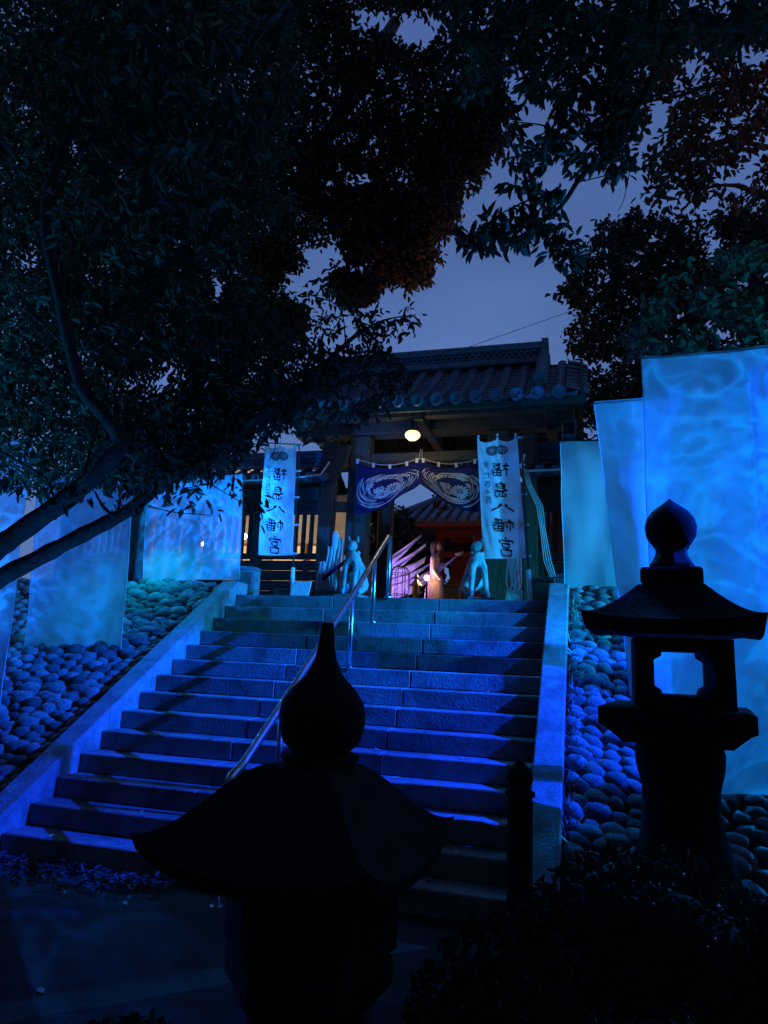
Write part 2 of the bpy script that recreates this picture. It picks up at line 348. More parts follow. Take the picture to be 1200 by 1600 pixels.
# ------------------------------------------------------------------ leaves (numpy, one mesh per crown)
def leaf_mesh(name, m, base, axis, normal, length, width, parent=None, kind=None, fold=0.25):
    """six-cornered folded leaves: base, two shoulders, tip and a raised midrib"""
    n = len(base)
    axis = axis/np.linalg.norm(axis, axis=1, keepdims=True)
    side = np.cross(axis, normal); side /= (np.linalg.norm(side, axis=1, keepdims=True)+1e-9)
    nor = np.cross(side, axis); l = length[:, None]; w = width[:, None]
    P = np.empty((n, 6, 3), np.float32)
    P[:, 0] = base; P[:, 1] = base+axis*l*0.38+side*w*0.5+nor*w*fold; P[:, 2] = base+axis*l*0.75+side*w*0.36+nor*w*fold*0.8-nor*l*0.05
    P[:, 3] = base+axis*l-nor*l*0.16; P[:, 4] = base+axis*l*0.75-side*w*0.36+nor*w*fold*0.8-nor*l*0.05; P[:, 5] = base+axis*l*0.38-side*w*0.5+nor*w*fold
    off = np.array(ROOT.get(parent.name, (0, 0, 0))) if parent is not None else np.zeros(3)
    P -= off
    me = bpy.data.meshes.new(name); me.vertices.add(n*6); me.vertices.foreach_set('co', P.ravel())
    q = np.array([[0, 1, 2, 3], [0, 3, 4, 5]]); F = (np.arange(n)[:, None, None]*6+q[None]).ravel()
    me.loops.add(n*8); me.loops.foreach_set('vertex_index', F.astype(np.int32))
    me.polygons.add(n*2); me.polygons.foreach_set('loop_start', np.arange(0, n*8, 4, dtype=np.int32))
    me.materials.append(m); me.update(calc_edges=True); me.validate()
    o = bpy.data.objects.new(name, me); COL.objects.link(o)
    if parent is not None: o.parent = parent; ROOT[o.name] = tuple(off)
    if kind: o['kind'] = kind
    return o

def unit(n): v = RNG.normal(size=(n, 3)); return v/np.linalg.norm(v, axis=1, keepdims=True)
def sprays(centers, per, span, ll, lw, droop=0.3, jit=0.35):
    """twigs of alternate leaves round each centre -> arrays for leaf_mesh"""
    n = len(centers); c = np.repeat(centers, per, axis=0)
    tw = unit(n); tw[:, 2] *= 0.55; tw[:, 2] -= droop*0.5; tw /= np.linalg.norm(tw, axis=1, keepdims=True); tw = np.repeat(tw, per, axis=0)
    t = np.tile((np.arange(per)+0.5)/per-0.5, n)+RNG.normal(0, 0.05, n*per)
    sd = unit(n*per); sd -= tw*(sd*tw).sum(1, keepdims=True); sd /= np.linalg.norm(sd, axis=1, keepdims=True)
    b = c+tw*(t*span)[:, None]+sd*(span*0.06)
    ax = tw*0.75+sd*0.9+RNG.normal(0, jit, (n*per, 3)); ax[:, 2] -= droop
    nr = unit(n*per)*0.8; nr[:, 2] += 1.0
    s = RNG.uniform(0.65, 1.2, n*per)
    return b, ax, nr, s*ll, s*lw*RNG.uniform(0.8, 1.2, n*per)
def in_poly(px, py, poly):
    r = np.zeros(len(px), bool); j = len(poly)-1
    for i in range(len(poly)):
        xi, yi = poly[i]; xj, yj = poly[j]
        r ^= ((yi > py) != (yj > py)) & (px < (xj-xi)*(py-yi)/(yj-yi+1e-9)+xi); j = i
    return r
def crown_points(poly, n, dfun, hole=None):
    """points of a crown whose outline seen from the terrace foot is poly, at depths dfun(n)"""
    P = np.array(poly, float); lo, hi = P.min(0), P.max(0); out = []
    got = 0
    while got < n:
        k = n*3; x = RNG.uniform(lo[0], hi[0], k); y = RNG.uniform(lo[1], hi[1], k)
        ok = in_poly(x, y, poly)
        if hole is not None: ok &= hole(x, y)
        x, y = x[ok], y[ok]; out.append(np.stack([x, y], 1)); got += len(x)
    q = np.concatenate(out)[:n]; d = dfun(n)
    return CAM + ((q[:, :1]-600)/FPX*_r - (q[:, 1:]-800)/FPX*_u + _f)*d[:, None]
def gaps(scale, thr, seed=0.0):
    def h(x, y):
        return np.array([mnoise.noise(Vector((a*scale, b*scale, seed))) > thr for a, b in zip(x, y)])
    return h

# ================================================================== SETTING
R_, T_, NS, WID = 0.165, 0.264, 14, 3.92
TOP = R_*NS                                   # 2.31
SL = R_/T_; ANG = math.atan(SL)
YF = -(NS-1)*T_                               # nosing of the lowest step
def slope_z(y): return TOP+SL*y

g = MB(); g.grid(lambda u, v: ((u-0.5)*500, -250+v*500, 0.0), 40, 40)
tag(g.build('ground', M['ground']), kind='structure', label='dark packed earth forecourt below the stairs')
t = MB()
t.add([(-60, 0.31, 0.02), (60, 0.31, 0.02), (60, 90, 0.02), (-60, 90, 0.02), (-60, 0.31, TOP-0.012), (60, 0.31, TOP-0.012), (60, 90, TOP-0.012), (-60, 90, TOP-0.012)],
      [(0, 1, 5, 4), (4, 5, 6, 7), (1, 2, 6, 5), (3, 0, 4, 7), (2, 3, 7, 6)])
tag(t.build('terrace', M['terrace']), kind='structure', label='raised gravel terrace behind the stairs')

# --- stairs: every step three granite slabs
st = thing('stone_staircase', (0, 0, 0), None, None); tag(st, kind='structure', label='wide flight of fourteen granite steps washed in blue light')
for k in range(NS):
    xs = [0.0, 1.335+random.uniform(-.015, .015), 2.665+random.uniform(-.015, .015), WID]
    for i in range(3):
        x0, x1 = xs[i]+0.0025, xs[i+1]-0.0025
        d = 0.45 if k else 0.62
        dz = random.uniform(-.002, .002)
        m = MB(); m.box(((x0+x1)/2, -k*T_+d/2+random.uniform(-.003, .003), TOP-k*R_-R_/2-0.002+dz+0.0), (x1-x0, d, R_-0.003), 0.009)
        m.build('step_slab', M['granite'], st, at=None)
core = MB()
core.prism([(0, 0), (0, 0), (0, 0), (0, 0)], 0, 0) if False else None
core.add([(0.01, YF+0.12, 0.0), (WID-0.01, YF+0.12, 0.0), (WID-0.01, 0.3, 0.0), (0.01, 0.3, 0.0),
          (0.01, 0.3, TOP-R_-0.02), (WID-0.01, 0.3, TOP-R_-0.02), (0.01, YF+0.12, 0.02), (WID-0.01, YF+0.12, 0.02)],
         [(0, 1, 7, 6), (6, 7, 5, 4), (2, 3, 4, 5), (0, 6, 4, 3), (1, 2, 5, 7)])
core.build('stair_core', M['mortar'], st)

# --- sloping kerbs beside the stairs
def kerb(x0, x1, label, rise):
    k = thing('stair_kerb', ((x0+x1)/2, YF, 0), label, 'kerb', 'granite kerbs beside the stairs')
    ys = [YF-0.12, YF+1.15, YF+2.35, 0.02]
    for a, b in zip(ys[:-1], ys[1:]):
        za, zb = slope_z(a)+rise, slope_z(b)+rise; m = MB(); b -= 0.006; e = 0.012
        vs = []
        for (y, z) in ((a, za), (b, zb)):
            bot = max(0.0, z-0.75)
            vs += [(x0, y, bot), (x0, y, z-e), (x0+e, y, z), (x1-e, y, z), (x1, y, z-e), (x1, y, bot)]
        fs = [(i, i+1, i+7, i+6) for i in range(5)]+[(0, 6, 11, 5), (0, 1, 2, 3, 4, 5)[::-1], (6, 7, 8, 9, 10, 11)]
        m.add(vs, fs); m.build('kerb_slab', M['kerb'], k)
    m = MB(); m.box(((x0+x1)/2, 0.17, TOP+rise-0.11), (x1-x0, 0.29, 0.30), 0.012); m.build('kerb_end_block', M['kerb'], k)
kerb(-0.235, -0.004, 'left sloping granite kerb edging the blue-lit steps', 0.13)
kerb(WID+0.004, WID+0.225, 'right sloping granite kerb, bright blue on its flat top', 0.16)

# --- cobbled banks: individual stones bedded in a slope
def ico(sub, seed):
    import bmesh
    b = bmesh.new(); bmesh.ops.create_icosphere(b, subdivisions=sub, radius=1.0); s = Vector((seed*3.1, seed*1.7, 0))
    for v in b.verts:
        n = mnoise.noise(v.co*1.1+s)*0.30+mnoise.noise(v.co*2.6+s)*0.10
        v.co *= 1+n
        v.co.z = max(v.co.z, -0.45)
        m_ = max(abs(v.co.x), abs(v.co.y)); v.co.x *= 1.06; v.co.y *= 1.06
    return b
COBBLES = []
for i in range(9):
    b = ico(2, i+1); me = bpy.data.meshes.new('cobble'); b.to_mesh(me); b.free(); me.materials.append(M['cobble']); me.shade_smooth(); COBBLES.append(me)

def bank(name, label, x0, x1, side, sx, sy, lx, ly, hz, tilt, near, jit=1.0):
    bk = thing(name, (0, 0, 0), None, None); tag(bk, kind='structure', label=label)
    m = MB(); m.grid(lambda u, v: (x0+(x1-x0)*u, YF-0.35+(0.32-YF+0.35)*v, max(0.0, slope_z(YF-0.35+(0.32-YF+0.35)*v)-0.05)), 4, 24)
    m.build('bank_bed', M['mortar'], bk)
    spots = []; row = 0; y = YF+0.06
    while y < 0.29:
        x = (x0+0.075 if side > 0 else x1-0.075); c = 0
        while x0+0.05 < x < x1-0.05:
            off = (0.5*sy*math.cos(ANG) if (c % 2) else 0)
            yy = y+off+random.uniform(-.035, .035)*jit
            xx = x+random.uniform(-.045, .045)*jit
            if YF < yy < 0.29: spots.append((xx, yy))
            x += side*sx*random.uniform(0.88, 1.12); c += 1
        y += sy*math.cos(ANG); row += 1
    spots.sort(key=lambda p: near(p)); rest = MB()
    for i, (x, y) in enumerate(spots):
        z = slope_z(y)-0.03
        if i < 290:
            me = random.choice(COBBLES)
            q = Matrix.Rotation(ANG, 3, 'X') @ Matrix.Rotation(random.uniform(-.55, .55)*jit+tilt, 3, 'Z') @ Matrix.Rotation(random.uniform(-.3, .3), 3, 'Y') @ Matrix.Rotation(random.uniform(-.25, .25), 3, 'X')
            s = random.choice((0.72, 0.85, 0.95, 1.0, 1.05, 1.12, 1.22))*random.uniform(.95, 1.05)
            o = inst('cobble', me, bk, (x, y, z+random.uniform(-.012, .018)), q.to_euler(), (lx*s*random.uniform(.9, 1.1), ly*s*random.uniform(.9, 1.1), hz*s))
        else:
            q = Matrix.Rotation(ANG, 3, 'X') @ Matrix.Rotation(random.uniform(-.3, .3)+tilt, 3, 'Z')
            b = random.choice(LOWC); rest.add([q @ Vector((p[0]*lx, p[1]*ly, p[2]*hz))+Vector((x, y, z)) for p in b[0]], b[1])
    if rest.v: tag(rest.build('cobble_mass', M['cobble'], bk, smooth=True), kind='stuff')
LOWC = []
for i in range(4):
    b = ico(1, i+20); b.verts.ensure_lookup_table(); LOWC.append(([tuple(v.co) for v in b.verts], [tuple(v.index for v in f.verts) for f in b.faces])); b.free()
bank('cobbled_bank', 'right bank of rounded cobbles glowing deep blue', WID+0.235, 11.0, 1, 0.132, 0.124, 0.092, 0.067, 0.064, -0.45, lambda p: p[0], 0.6)
bank('cobbled_bank', 'left bank of stacked cobbles fading into dark', -9.0, -0.245, -1, 0.172, 0.125, 0.106, 0.070, 0.070, 0.08, lambda p: -p[0], 0.22)

# ================================================================== GATE
GX = 1.96; GB = TOP
gate = thing('wooden_gate', (GX, 2.3, GB), 'old wooden shrine gate with tiled roof at the head of the stairs', 'gate')
def P(mb, name, m, par=None, **k): return mb.build(name, m, par or gate, **k)
for s in (-1, 1):
    m = MB(); m.box((GX+s*1.12, 2.3, GB+1.42), (0.34, 0.30, 2.76), 0.02); P(m, 'main_post', M['wood'])
    m = MB(); m.box((GX+s*1.12, 2.3, GB+0.035), (0.50, 0.46, 0.09), 0.02); P(m, 'post_base_stone', M['granite'])
    m = MB(); m.box((GX+s*1.60, 2.15, GB+1.36), (0.22, 0.22, 2.64), 0.015); P(m, 'side_post', M['wood'])
    m = MB(); m.box((GX+s*1.12, 3.9, GB+1.36), (0.24, 0.24, 2.64), 0.015); P(m, 'rear_post', M['wood'])
    m = MB(); m.beam((GX+s*1.29, 2.21, GB+1.62), (GX+s*1.485, 2.16, GB+1.62), 0.07, 0.16); P(m, 'tie_beam', M['woodh'])
    m = MB(); m.beam((GX+s*1.12, 2.46, GB+2.05), (GX+s*1.12, 3.77, GB+2.05), 0.10, 0.18); P(m, 'tie_beam', M['woodh'])
    m = MB()                                   # carved bracket between side post and beam
    m.prism([(GX+s*1.50, GB+1.95), (GX+s*1.30, GB+2.30), (GX+s*1.22, GB+2.60), (GX+s*1.66, GB+2.60), (GX+s*1.68, GB+2.22)][::s], 2.00, 2.10)
    P(m, 'bracket', M['woodh'])
m = MB(); m.box((GX, 2.3, GB+2.95), (4.5, 0.34, 0.28), 0.02); P(m, 'lintel_beam', M['woodh'])
m = MB(); m.box((GX, 2.26, GB+2.42), (1.9, 0.12, 0.16), 0.01); P(m, 'tie_beam', M['woodh'])
m = MB(); m.box((GX, 1.62, GB+2.93), (4.3, 0.16, 0.17), 0.012); P(m, 'eave_purlin', M['woodh'])
m = MB(); m.box((GX, 3.78, GB+2.93), (4.3, 0.16, 0.17), 0.012); P(m, 'eave_purlin', M['woodh'])
for s in (-1, 0, 1):
    m = MB(); m.box((GX+s*1.9, 2.7, GB+2.86), (0.14, 2.4, 0.16), 0.012); P(m, 'cross_beam', M['woodh'])
    m = MB(); m.box((GX+s*1.9, 2.7, GB+3.33), (0.16, 0.16, 0.78), 0.012); P(m, 'king_post', M['wood'])
YE, YR, ZE, ZR = 1.15, 2.70, GB+2.80, GB+3.92      # eave / ridge lines of the roof deck
def roof_z(t): return ZE+(ZR-ZE)*(t*0.80+0.20*t*t)  # t: 0 eave .. 1 ridge, gently hollow
for s in (1, -1):                               # front and rear slopes: deck boards, rafters
    Y = lambda t: YR-(YR-YE)*(1-t)*s
    m = MB(); n = 8
    for i in range(n):
        a, b = i/n, (i+1)/n
        m.beam((GX, Y(a), roof_z(a)+0.075), (GX, Y(b), roof_z(b)+0.075), 4.72, 0.03, 0)
    P(m, 'roof_deck', M['woodh'])
    m = MB(); m.box((GX, YR-(YR-YE+0.01)*s, ZE+0.035), (4.80, 0.05, 0.11), 0.008); P(m, 'eave_board', M['woodh'])
    k = 0
    x = GX-2.31
    while x < GX+2.34:
        m = MB(); m.beam((x, Y(0.02), roof_z(0.02)), (x, Y(0.98), roof_z(0.98)), 0.065, 0.085, 0.004); P(m, 'rafter', M['woodh']); x += 0.14
m = MB(); m.box((GX, YR, ZR+0.02), (4.5, 0.14, 0.14), 0.01); P(m, 'ridge_beam', M['woodh'])

PITCHX = 0.283
def tile_rows(par, xs, yf, zf, nseg, rad, name='cover_tile_row', disc=True, m_=None, flip=1):
    """half-round cover tiles laid in rows up the slope; yf/zf map 0..1 along the slope"""
    m_ = m_ or M['tile']
    for x in xs:
        m = MB(); sg = 7
        for i in range(nseg):
            a, b = i/nseg, (i+1)/nseg+0.02
            vs = []; fs = []
            for q, tt, rr in ((0, a, rad*1.10), (1, min(b, 1.0), rad*0.93)):
                for k in range(sg+1):
                    an = PI*k/sg; vs.append((x+rr*math.cos(an), yf(tt), zf(tt)+rr*math.sin(an)*1.05))
            n1 = sg+1
            fs = [(k, k+1, n1+k+1, n1+k) for k in range(sg)]+[tuple(range(n1))[::-1]]
            m.add(vs, fs)
        row = m.build(name, m_, par, smooth=False)
        if disc:
            d = MB(); y0 = yf(0)-flip*0.055; c = (x, y0, zf(0)+rad*0.20); R = rad*1.16
            sg = 20; rings = [(R*0.30, 0.012), (R*0.72, 0.0), (R*0.80, -0.016), (R, -0.012), (R, 0.05)]; vs = []
            for rr, dy in rings:
                for k in range(sg): vs.append((c[0]+rr*math.cos(2*PI*k/sg), c[1]+flip*(dy), c[2]+rr*math.sin(2*PI*k/sg)))
            fs = [tuple(range(sg))]
            for i in range(len(rings)-1):
                for k in range(sg): fs.append((i*sg+k, i*sg+(k+1) % sg, (i+1)*sg+(k+1) % sg, (i+1)*sg+k))
            d.add(vs, fs); d.build('tile_disc', m_, row)
def pan_rows(par, xs, w, yf, zf, nseg, m_=None, flip=1):
    m_ = m_ or M['tile']
    for x in xs:
        m = MB(); sg = 4
        for i in range(nseg):
            a, b = i/nseg, min(1.0, (i+1)/nseg+0.03); vs = []
            for tt, lift in ((a, 0.030), (b, 0.004)):
                for k in range(sg+1):
                    u = k/sg-0.5; vs.append((x+u*w, yf(tt), zf(tt)+lift+0.06*(u*u*4)*0.5-0.02))
            for k in range(sg+1): u = k/sg-0.5; vs.append((x+u*w, yf(a), zf(a)-0.03))
            n1 = sg+1
            m.add(vs, [(k, k+1, n1+k+1, n1+k) for k in range(sg)]+[(k+1, k, 2*n1+k, 2*n1+k+1) for k in range(sg)])
        m.build('pan_tile_row', m_, par)
XS = [4.02-PITCHX*i for i in range(15)]
for s in (1, -1):
    yf = lambda t, s=s: YR-(YR-YE+0.06)*(1-t)*s
    zf = lambda t: roof_z(t)+0.105
    tile_rows(gate, XS, yf, zf, 9, 0.078, flip=s)
    pan_rows(gate, [x-PITCHX/2 for x in XS[:-1]]+[XS[0]+PITCHX/2], PITCHX-0.07, yf, zf, 9, flip=s)
# verges: short cross rows dipping outwards at both gable ends
for e in (1, -1):
    for s in (1, -1):
        for i in range(8):
            t0 = 0.04+i*0.122; yy = YR-(YR-YE)*(1-t0)*s; zz = roof_z(t0)+0.155; x0 = GX+e*2.15
            m = MB(); vs = []; sg = 6
            for q, (dx, dz, rr) in enumerate(((0, 0.015, 0.070), (0.16, -0.03, 0.072), (0.30, -0.10, 0.076))):
                for k in range(sg+1):
                    an = PI*k/sg; vs.append((x0+e*dx, yy+rr*math.cos(an)*1.15, zz+dz+rr*math.sin(an)))
            n1 = sg+1
            m.add(vs, [(q*n1+k, q*n1+k+1, (q+1)*n1+k+1, (q+1)*n1+k) for q in range(2) for k in range(sg)]+[tuple(2*n1+k for k in range(n1))])
            P(m, 'verge_tile', M['tile'])
    m = MB()
    for s in (1, -1):
        m.beam((GX+e*2.36, YR-(YR-YE-0.02)*s, ZE+0.08), (GX+e*2.36, YR-0.04*s, ZR+0.06), 0.05, 0.20, 0.008)
    P(m, 'barge_board', M['woodh'])
# main ridge: courses, lattice tiles, capping, end tiles, descending ridges
RX0, RX1 = GX-1.78, GX+1.78
m = MB(); m.box((GX, YR, ZR+0.17), (RX1-RX0, 0.30, 0.10), 0.01); P(m, 'ridge_course', M['tile'])
m = MB(); m.box((GX, YR, ZR+0.39), (RX1-RX0+0.04, 0.30, 0.05), 0.01); P(m, 'ridge_course', M['tile'])
m = MB(); m.box((GX, YR, ZR+0.29), (RX1-RX0-0.06, 0.14, 0.14), 0); P(m, 'ridge_core', M['tile'])
def arch_tile(m, x, y, z, r, t, dy):
    vs = []; sg = 6
    for yy in (y-dy, y+dy):
        for rr_ in (r, r-t):
            for k in range(sg+1): vs.append((x+rr_*math.cos(PI*k/sg), yy, z+rr_*1.25*math.sin(PI*k/sg)))
    n1 = sg+1; fs = []
    for k in range(sg): fs += [(k, k+1, n1+k+1, n1+k), (2*n1+k+1, 2*n1+k, 3*n1+k, 3*n1+k+1), (k+1, k, 2*n1+k, 2*n1+k+1), (n1+k, n1+k+1, 3*n1+k+1, 3*n1+k)]
    m.add(vs, fs)
x = RX0+0.06
while x < RX1-0.04:
    for zz, dx in ((ZR+0.222, 0), (ZR+0.292, 0.05)):
        m = MB(); arch_tile(m, x+dx, YR, zz, 0.047, 0.016, 0.125); P(m, 'ridge_lattice_tile', M['tile'])
    x += 0.10
m = MB(); m.tube([(RX0-0.05, YR, ZR+0.45), (RX1+0.05, YR, ZR+0.45)], 0.085, 12); P(m, 'ridge_cap', M['tile'])
for e in (1, -1):
    xe = GX+e*1.80; m = MB()
    m.prism([(-0.20, 0), (0.20, 0), (0.17, 0.26), (0.20, 0.42), (0.09, 0.43), (0.0, 0.50), (-0.09, 0.43), (-0.20, 0.42), (-0.17, 0.26)], -0.05, 0.05)
    m.v = [(xe+p[1], YR+p[0], ZR+0.08+p[2]) for p in m.v]; P(m, 'ridge_end_tile', M['tile'])
    for s in (1, -1):
        m = MB()
        for i in range(6):
            a, b = 0.22+i*0.13, 0.22+(i+1)*0.13
            m.beam((GX+e*1.78, YR-(YR-YE)*(1-a)*s, roof_z(a)+0.23), (GX+e*1.78, YR-(YR-YE)*(1-b)*s, roof_z(b)+0.23), 0.19, 0.20, 0.02)
        m.tube([(GX+e*1.78, YR-(YR-YE)*(1-t)*s, roof_z(t)+0.36) for t in (0.20, 0.4, 0.6, 0.8, 1.0)], 0.075, 10)
        P(m, 'descending_ridge', M['tile'])

# --- lamp under the gate eave
lp = thing('gate_lamp', (1.86, 1.60, 4.89), 'glowing round lamp under the eave of the gate', 'lamp')
m = MB(); m.lathe([(0.005, -0.085), (0.06, -0.075), (0.105, -0.035), (0.118, 0.0), (0.105, 0.032), (0.085, 0.05)], (1.86, 1.60, 4.89), 24); m.build('globe', M['globe'], lp, smooth=True)
m = MB(); m.lathe([(0.09, 0.05), (0.095, 0.08), (0.05, 0.10), (0.015, 0.115), (0.015, 0.26)], (1.86, 1.60, 4.89), 16); m.build('fitting', M['cable'], lp)
lamp('gate_lamp_light', 'POINT', (1.86, 1.50, 4.76), (1.0, 0.80, 0.42), 8, size=0.08)

# --- wing walls with barred windows either side
def wing(x0, x1, label, lit):
    w = thing('wing_wall', ((x0+x1)/2, 2.45, GB), label, 'wall', 'low tiled walls beside the gate')
    n = max(1, round((x1-x0)/1.25)); st_ = (x1-x0)/n
    m = MB(); m.box(((x0+x1)/2, 2.45, GB+0.05), (x1-x0, 0.42, 0.14), 0.01); m.build('sill_stone', M['granite'], w)
    for i in range(n+1):
        m = MB(); m.box((x0+i*st_, 2.45, GB+1.02), (0.15, 0.17, 1.80), 0.01); m.build('post', M['wood'], w)
    m = MB(); m.box(((x0+x1)/2, 2.45, GB+1.90), (x1-x0+0.14, 0.16, 0.22), 0.01); m.build('top_beam', M['woodh'], w)
    for i in range(n):
        a, b = x0+i*st_+0.078, x0+(i+1)*st_-0.078
        for k in range(4):
            m = MB(); m.box(((a+b)/2, 2.46, GB+0.20+k*0.168), (b-a, 0.05, 0.160), 0.006); m.build('board', M['woodh'], w)
        m = MB(); m.box(((a+b)/2, 2.45, GB+0.855), (b-a, 0.11, 0.09), 0.008); m.build('window_rail', M['woodh'], w)
        m = MB(); m.box(((a+b)/2, 2.45, GB+1.60), (b-a, 0.11, 0.07), 0.008); m.build('window_rail', M['woodh'], w)
        m = MB(); m.box(((a+b)/2, 2.46, GB+1.715), (b-a, 0.05, 0.14), 0.006); m.build('board', M['woodh'], w)
        kk = int((b-a)/0.135); 
        for j in range(kk):
            m = MB(); m.box((a+(j+0.5)*(b-a)/kk, 2.45, GB+1.232), (0.062, 0.055, 0.66), 0.004); m.build('window_bar', M['wood'], w)
    ye, yr = 1.98, 2.45; ze, zr = GB+2.06, GB+2.32
    for s in (1, -1):
        yf = lambda t, s=s: yr-(yr-ye)*(1-t)*s
        zf = lambda t: ze+(zr-ze)*t
        m = MB(); m.beam(((x0+x1)/2, yf(0.05), zf(0.05)-0.03), ((x0+x1)/2, yf(1), zf(1)-0.03), x1-x0+0.25, 0.03, 0); m.build('roof_deck', M['woodh'], w)
        m = MB(); m.box(((x0+x1)/2, yf(0.0)+0.03*s, ze-0.035), (x1-x0+0.26, 0.04, 0.07), 0.006); m.build('eave_board', M['woodh'], w)
        nr = int((x1-x0+0.1)/0.24)
        xs = [x0+0.05+i*0.24 for i in range(nr+1)]
        tile_rows(w, xs, yf, zf, 3, 0.062, flip=s); pan_rows(w, [x+0.12 for x in xs[:-1]], 0.18, yf, zf, 3, flip=s)
    m = MB(); m.box(((x0+x1)/2, yr, zr+0.06), (x1-x0+0.1, 0.20, 0.06), 0.008); m.build('ridge_course', M['tile'], w)
    m = MB(); m.box(((x0+x1)/2, yr, zr+0.23), (x1-x0+0.12, 0.20, 0.04), 0.008); m.build('ridge_course', M['tile'], w)
    m = MB(); m.box(((x0+x1)/2, yr, zr+0.15), (x1-x0, 0.08, 0.13), 0); m.build('ridge_core', M['tile'], w)
    x = x0
    m = MB()
    while x < x1:
        for yy in (yr-0.075, yr+0.075):
            for zz, dx in ((zr+0.092, 0), (zr+0.15, 0.05)):
                m.tube([(x+dx+0.045*math.cos(a), yy, zz+0.05*math.sin(a)) for a in (0, PI*.33, PI*.66, PI)], 0.012, 4)
        x += 0.105
    tag(m.build('ridge_lattice', M['tile'], w), kind='stuff')
    m = MB(); m.tube([(x0-0.1, yr, zr+0.28), (x1+0.1, yr, zr+0.28)], 0.065, 10); m.build('ridge_cap', M['tile'], w)
wing(-4.75, 0.27, 'low tiled wall with barred windows left of the gate', True)
wing(3.66, 8.7, 'low tiled wall with barred windows right of the gate', False)

# conduits along the wing eaves
for pts, lab in ((((-1.7, 1.90, 4.33), (-0.3, 1.90, 4.345), (0.30, 1.90, 4.40), (0.42, 1.95, 4.62)), 'pale conduit bent upward below the left wall eave'),
                 (((3.50, 1.90, 4.62), (3.44, 1.90, 4.42), (3.52, 1.90, 4.36), (4.3, 1.90, 4.37), (6.0, 1.90, 4.37)), 'pale conduit along the right wall eave')):
    m = MB(); m.tube(pts, 0.016, 8); tag(m.build('conduit', M['white_paint'], at=pts[1]), lab, 'pipe')

# ================================================================== CLOTHS
def hang_sheet(name, Y, tl, tr, br, bl, label, seed, droop=0.03, nu=44, nv=60, yaw=0.0):
    """a sheer sheet between four corners (x, z), hung from a wire by its hem"""
    c = ((tl[0]+tr[0])/2, Y, max(tl[1], tr[1])); o = thing(name, c, label, 'cloth', 'sheer sheets lit by the ripple projectors')
    def fn(u, v):
        x = (tl[0]*(1-u)+tr[0]*u)*(1-v)+(bl[0]*(1-u)+br[0]*u)*v
        z = (tl[1]*(1-u)+tr[1]*u)*(1-v)+(bl[1]*(1-u)+br[1]*u)*v
        z -= droop*4*u*(1-u)*(1-v)
        a = (0.25+0.75*v)
        y = Y+yaw*(x-c[0])+a*(0.035*math.sin(u*9+seed+1.2*v)+0.03*mnoise.noise(Vector((u*5, v*3.0, seed)))*1.3+0.05*mnoise.noise(Vector((u*1.6, v*1.3, seed+5))))
        x += 0.012*mnoise.noise(Vector((v*4, seed, u*2)))
        return (x, y, z)
    m = MB(); m.grid(fn, nu, nv); m.build('cloth', M['sheet'], o, smooth=True)
    h = MB(); h.tube([Vector(fn(i/20, 0))+Vector((0, 0, 0.006)) for i in range(21)], 0.011, 6); h.build('hem', M['sheet'], o, smooth=True)
    for uu in (0.0, 1.0):
        h = MB(); h.tube([fn(uu, i/24) for i in range(25)], 0.0045, 5); h.build('selvedge', M['banner'], o, smooth=True)
    return o
hang_sheet('hanging_sheet', -2.60, (4.78, 4.04), (5.88, 4.085), (5.84, 0.80), (4.80, 0.76), 'largest bright sheet hanging behind the lantern with a window', 1.0)
hang_sheet('hanging_sheet', -1.50, (4.43, 4.09), (5.79, 4.18), (5.76, 1.30), (4.70, 1.27), 'narrow slanting sheet between the largest sheet and the farthest right one', 2.3)
hang_sheet('hanging_sheet', 0.40, (4.05, 4.30), (5.30, 4.34), (5.25, 2.56), (4.09, 2.49), 'small pale sheet just right of the gate, hung over the top of the bank', 3.7)
hang_sheet('hanging_sheet', 0.30, (-1.72, 4.00), (-0.23, 3.99), (-0.15, 2.54), (-1.60, 2.49), 'sheet left of the gate with window lights showing through', 4.1)
hang_sheet('hanging_sheet', -1.25, (-2.20, 3.66), (-0.84, 3.66), (-0.72, 1.52), (-2.05, 1.55), 'long blue sheet over the left bank behind the bare branches', 5.6)
hang_sheet('hanging_sheet', -2.30, (-3.10, 3.72), (-1.37, 3.74), (-1.25, 0.86), (-2.95, 0.88), 'sheet cut by the left edge of the view', 6.2)
for (a, b, lab) in (((4.62, -2.6, 4.03), (9.5, -2.6, 4.22), 'wire holding the largest sheet'), ((4.25, -1.5, 4.07), (9.5, -1.5, 4.45), 'wire holding the slanting sheet'),
                    ((2.75, 0.40, 4.42), (9.0, 0.40, 4.36), 'wire holding the small sheet right of the gate'), ((-6.0, 0.30, 4.02), (0.4, 0.30, 4.02), 'wire holding the sheet left of the gate'),
                    ((-6.0, -1.25, 3.70), (0.2, -1.25, 3.70), 'wire holding the long sheet over the left bank'), ((-6.0, -2.3, 3.74), (-0.9, -2.3, 3.78), 'wire holding the sheet at the left edge')):
    a, b = Vector(a), Vector(b); mid = (a+b)/2
    m = MB(); m.tube([a+(b-a)*t-Vector((0, 0, 0.10*t*(1-t))) for t in (0, .2, .4, .6, .8, 1)], 0.003, 5)
    tag(m.build('wire', M['cable'], at=tuple(a)), lab, 'wire')

